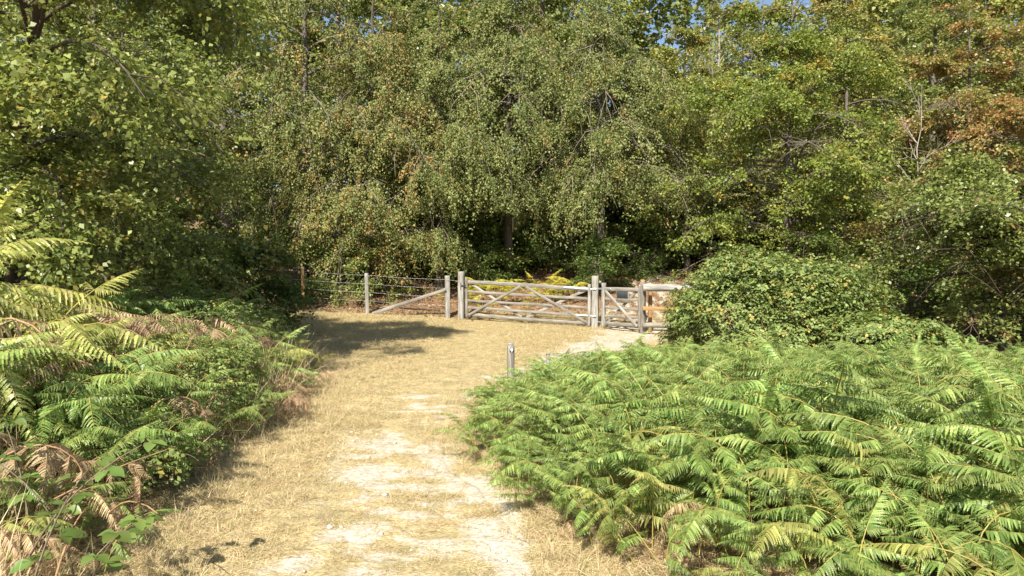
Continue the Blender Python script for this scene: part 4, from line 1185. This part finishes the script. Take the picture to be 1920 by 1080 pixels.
rng = np.random.default_rng(99)
thatch = [tuft(k, 24, 0.03, 0.095, 0.05, (2, 42), 0.0015, 0.14) for k in range(6)]
tall = [tuft(20 + k, 16, 0.10, 0.34, 0.035, (35, 85), 0.0014, 0.06) for k in range(5)]
def grass_pts(n, x0, x1, y0, y1, dens):
    p = np.stack([rng.uniform(x0, x1, n), rng.uniform(y0, y1, n)], -1)
    ch, so = zone_at(p[:, 0], p[:, 1])
    return p[rng.random(n) < dens(p, ch, so)]
def in_view(p): return (np.abs(p[:, 0]) < 0.80 * p[:, 1] + 0.5)
pts = np.vstack([grass_pts(22000, -3.2, 1.6, 2.4, 8, lambda p, ch, so: (1 - 0.88 * smooth(0.3, 0.9, ch)) * (1 - 0.75 * so) * in_view(p) * (0.2 + 0.8 * (fbm(p[:, 0] * 5, p[:, 1] * 8, 0, 47, 3) > 0.49))),
                 grass_pts(24000, -8, 5, 8, 21.5, lambda p, ch, so: (1 - 0.9 * smooth(0.3, 0.9, ch)) * (1 - 0.9 * so)),
                 grass_pts(3500, -2, 5, 19, 25, lambda p, ch, so: (1 - ch) * 0.8 * (1 - so))])
n = len(pts)
scatter('dry_grass', np.column_stack([pts, terrain(pts[:, 0], pts[:, 1]) + 0.008]), np.column_stack([rng.normal(0, 0.08, n), rng.normal(0, 0.08, n), rng.uniform(0, 6.28, n)]), rng.uniform(0.6, 1.3, n) * np.interp(pts[:, 1], [3, 8, 20], [0.9, 1.1, 1.5]) * (0.62 + 0.5 * smooth(0.3, 1.1, np.abs(pts[:, 0] + 0.75))), rng.integers(0, 6, n), thatch)
bk = grass_pts(5200, -9, -1.6, 2.0, 14, lambda p, ch, so: so * (fbm(p[:, 0] * 1.5, p[:, 1] * 1.5, 0, 19) > 0.42) * (left_edge(p[:, 1]) - p[:, 0] > 0) * in_view(p))
n = len(bk)
scatter('bank_grass', np.column_stack([bk, terrain(bk[:, 0], bk[:, 1]) + 0.05]), np.column_stack([rng.normal(0, 0.3, n), rng.normal(0, 0.3, n), rng.uniform(0, 6.28, n)]), rng.uniform(1.0, 3.0, n), rng.integers(0, 5, n), tall)
def edge_d(p):
    a = np.abs(p[:, 0] - left_edge(p[:, 1]) - 0.1); b = np.abs(right_edge(p[:, 1]) - p[:, 0] - 0.12)
    return np.minimum(a, b)
pt2 = grass_pts(26000, -6, 4, 2.2, 19.5, lambda p, ch, so: np.clip(0.06 * (fbm(p[:, 0] * 2, p[:, 1] * 2, 0, 13) > 0.5) + 0.5 * np.exp(-(edge_d(p) / 0.24) ** 2), 0, 1) * (1 - ch) * (1 - 0.3 * so))
n = len(pt2)
scatter('tall_dry_grass', np.column_stack([pt2, terrain(pt2[:, 0], pt2[:, 1]) + 0.005]), np.column_stack([rng.normal(0, 0.12, n), rng.normal(0, 0.12, n), rng.uniform(0, 6.28, n)]), rng.uniform(0.4, 1.0, n), rng.integers(0, 5, n), tall)
print('grass', len(pts), len(pt2))

# ------------------------------------------------------------------ fallen leaves, chalk stones, sticks
def litter(name, n, fn, lL):
    p = fn(n); n = len(p)
    z = terrain(p[:, 0], p[:, 1]) + 0.012 + 0.03 * rng.random(n)
    D = rng.normal(0, 1, (n, 3)) * np.array([1, 1, 0.35]); N = np.array([0, 0, 1.0]) + rng.normal(0, 0.45, (n, 3))
    sz = rng.uniform(0.6, 1.3, n)
    V, F = leaves_quads(np.column_stack([p, z]), D, N, lL * sz, lL * 0.62 * sz, 0.3)
    return tag(link(name, mk_mesh(name, V, [F], [M['litter']], None, False, {'var': np.stack([rng.random(n), rng.random(n), (rng.random(n) < 0.2) * 0.8], -1)})), kind='stuff')
def lit_pts(n):
    p = np.stack([rng.uniform(-14, 13, n), rng.uniform(18, 32, n)], -1)
    ch, so = zone_at(p[:, 0], p[:, 1])
    return p[rng.random(n) < so * (1 - ch)]
litter('leaf_litter', 36000, lit_pts, 0.075)
def bank_pts(n):
    p = np.stack([rng.uniform(-10, 11, n), rng.uniform(1.6, 14, n)], -1)
    ch, so = zone_at(p[:, 0], p[:, 1])
    return p[(rng.random(n) < so) & (np.abs(p[:, 0]) < 0.8 * p[:, 1] + 1)]
litter('bank_litter', 9000, bank_pts, 0.06)

def stones(n):
    g = Geo()
    ico = np.array([(0, 0, 1), (0.9, 0, 0.3), (0.28, 0.85, 0.3), (-0.72, 0.53, 0.3), (-0.72, -0.53, 0.3), (0.28, -0.85, 0.3), (0, 0, -0.4)])
    tri = np.array([(0, 1, 2), (0, 2, 3), (0, 3, 4), (0, 4, 5), (0, 5, 1), (6, 2, 1), (6, 3, 2), (6, 4, 3), (6, 5, 4), (6, 1, 5)])
    p = np.stack([rng.uniform(-2.5, 3.5, n), rng.uniform(3, 18, n)], -1)
    ch = chalk_at(p[:, 0], p[:, 1]); p = p[(rng.random(n) < ch * 0.9 + 0.03) & (in_path(p[:, 0], p[:, 1]) > 0.5)]
    for q in p:
        s = 0.005 + 0.022 * rng.random() ** 3 * (1 + 0.04 * q[1])
        V = ico * s * rng.uniform(0.6, 1.3, 3) * (1 + rng.normal(0, 0.12, (7, 1)))
        a_ = rng.uniform(0, 6.28); c_, s_ = math.cos(a_), math.sin(a_)
        V = np.column_stack([V[:, 0] * c_ - V[:, 1] * s_, V[:, 0] * s_ + V[:, 1] * c_, V[:, 2] * 0.7]) + np.array([q[0], q[1], TZ(*q) + 0.008])
        g.add(V, tri)
    return tag(link('chalk_stones', g.mesh('chalk_stones', [M['chalk']])), kind='stuff')
stones(4200)

def fallen(label, p0, p1, r, mat):
    p0 = np.array([*p0, TZ(*p0) + r]); p1 = np.array([*p1, TZ(*p1) + r])
    t = np.linspace(0, 1, 9)[:, None]
    rg = np.random.default_rng(int(abs(p0[0] * 100)))
    Q = (p0 * (1 - t) + p1 * t); Q[:, :2] += rg.normal(0, 0.03, (9, 2)); Q[:, 2] = terrain(Q[:, 0], Q[:, 1]) + r + 0.01
    V, F = tube(Q - p0, r * (1 - 0.5 * t[:, 0]), 7)
    tag(link('fallen_branch', mk_mesh('fallen_branch', V, [F], [mat], None, True), None, tuple(p0)), label, 'branch')
fallen('dark fallen branch on the leaf litter behind the diagonal strut', (-3.6, 21.6), (-2.2, 21.2), 0.04, M['barkd'])
fallen('pale dead stick lying on the leaf litter near the pale fence post', (-4.3, 21.5), (-3.4, 21.9), 0.022, M['barkp'])
fallen('short dark stick on the ground beside the orange fence post', (-6.2, 21.3), (-5.7, 21.8), 0.03, M['barkd'])
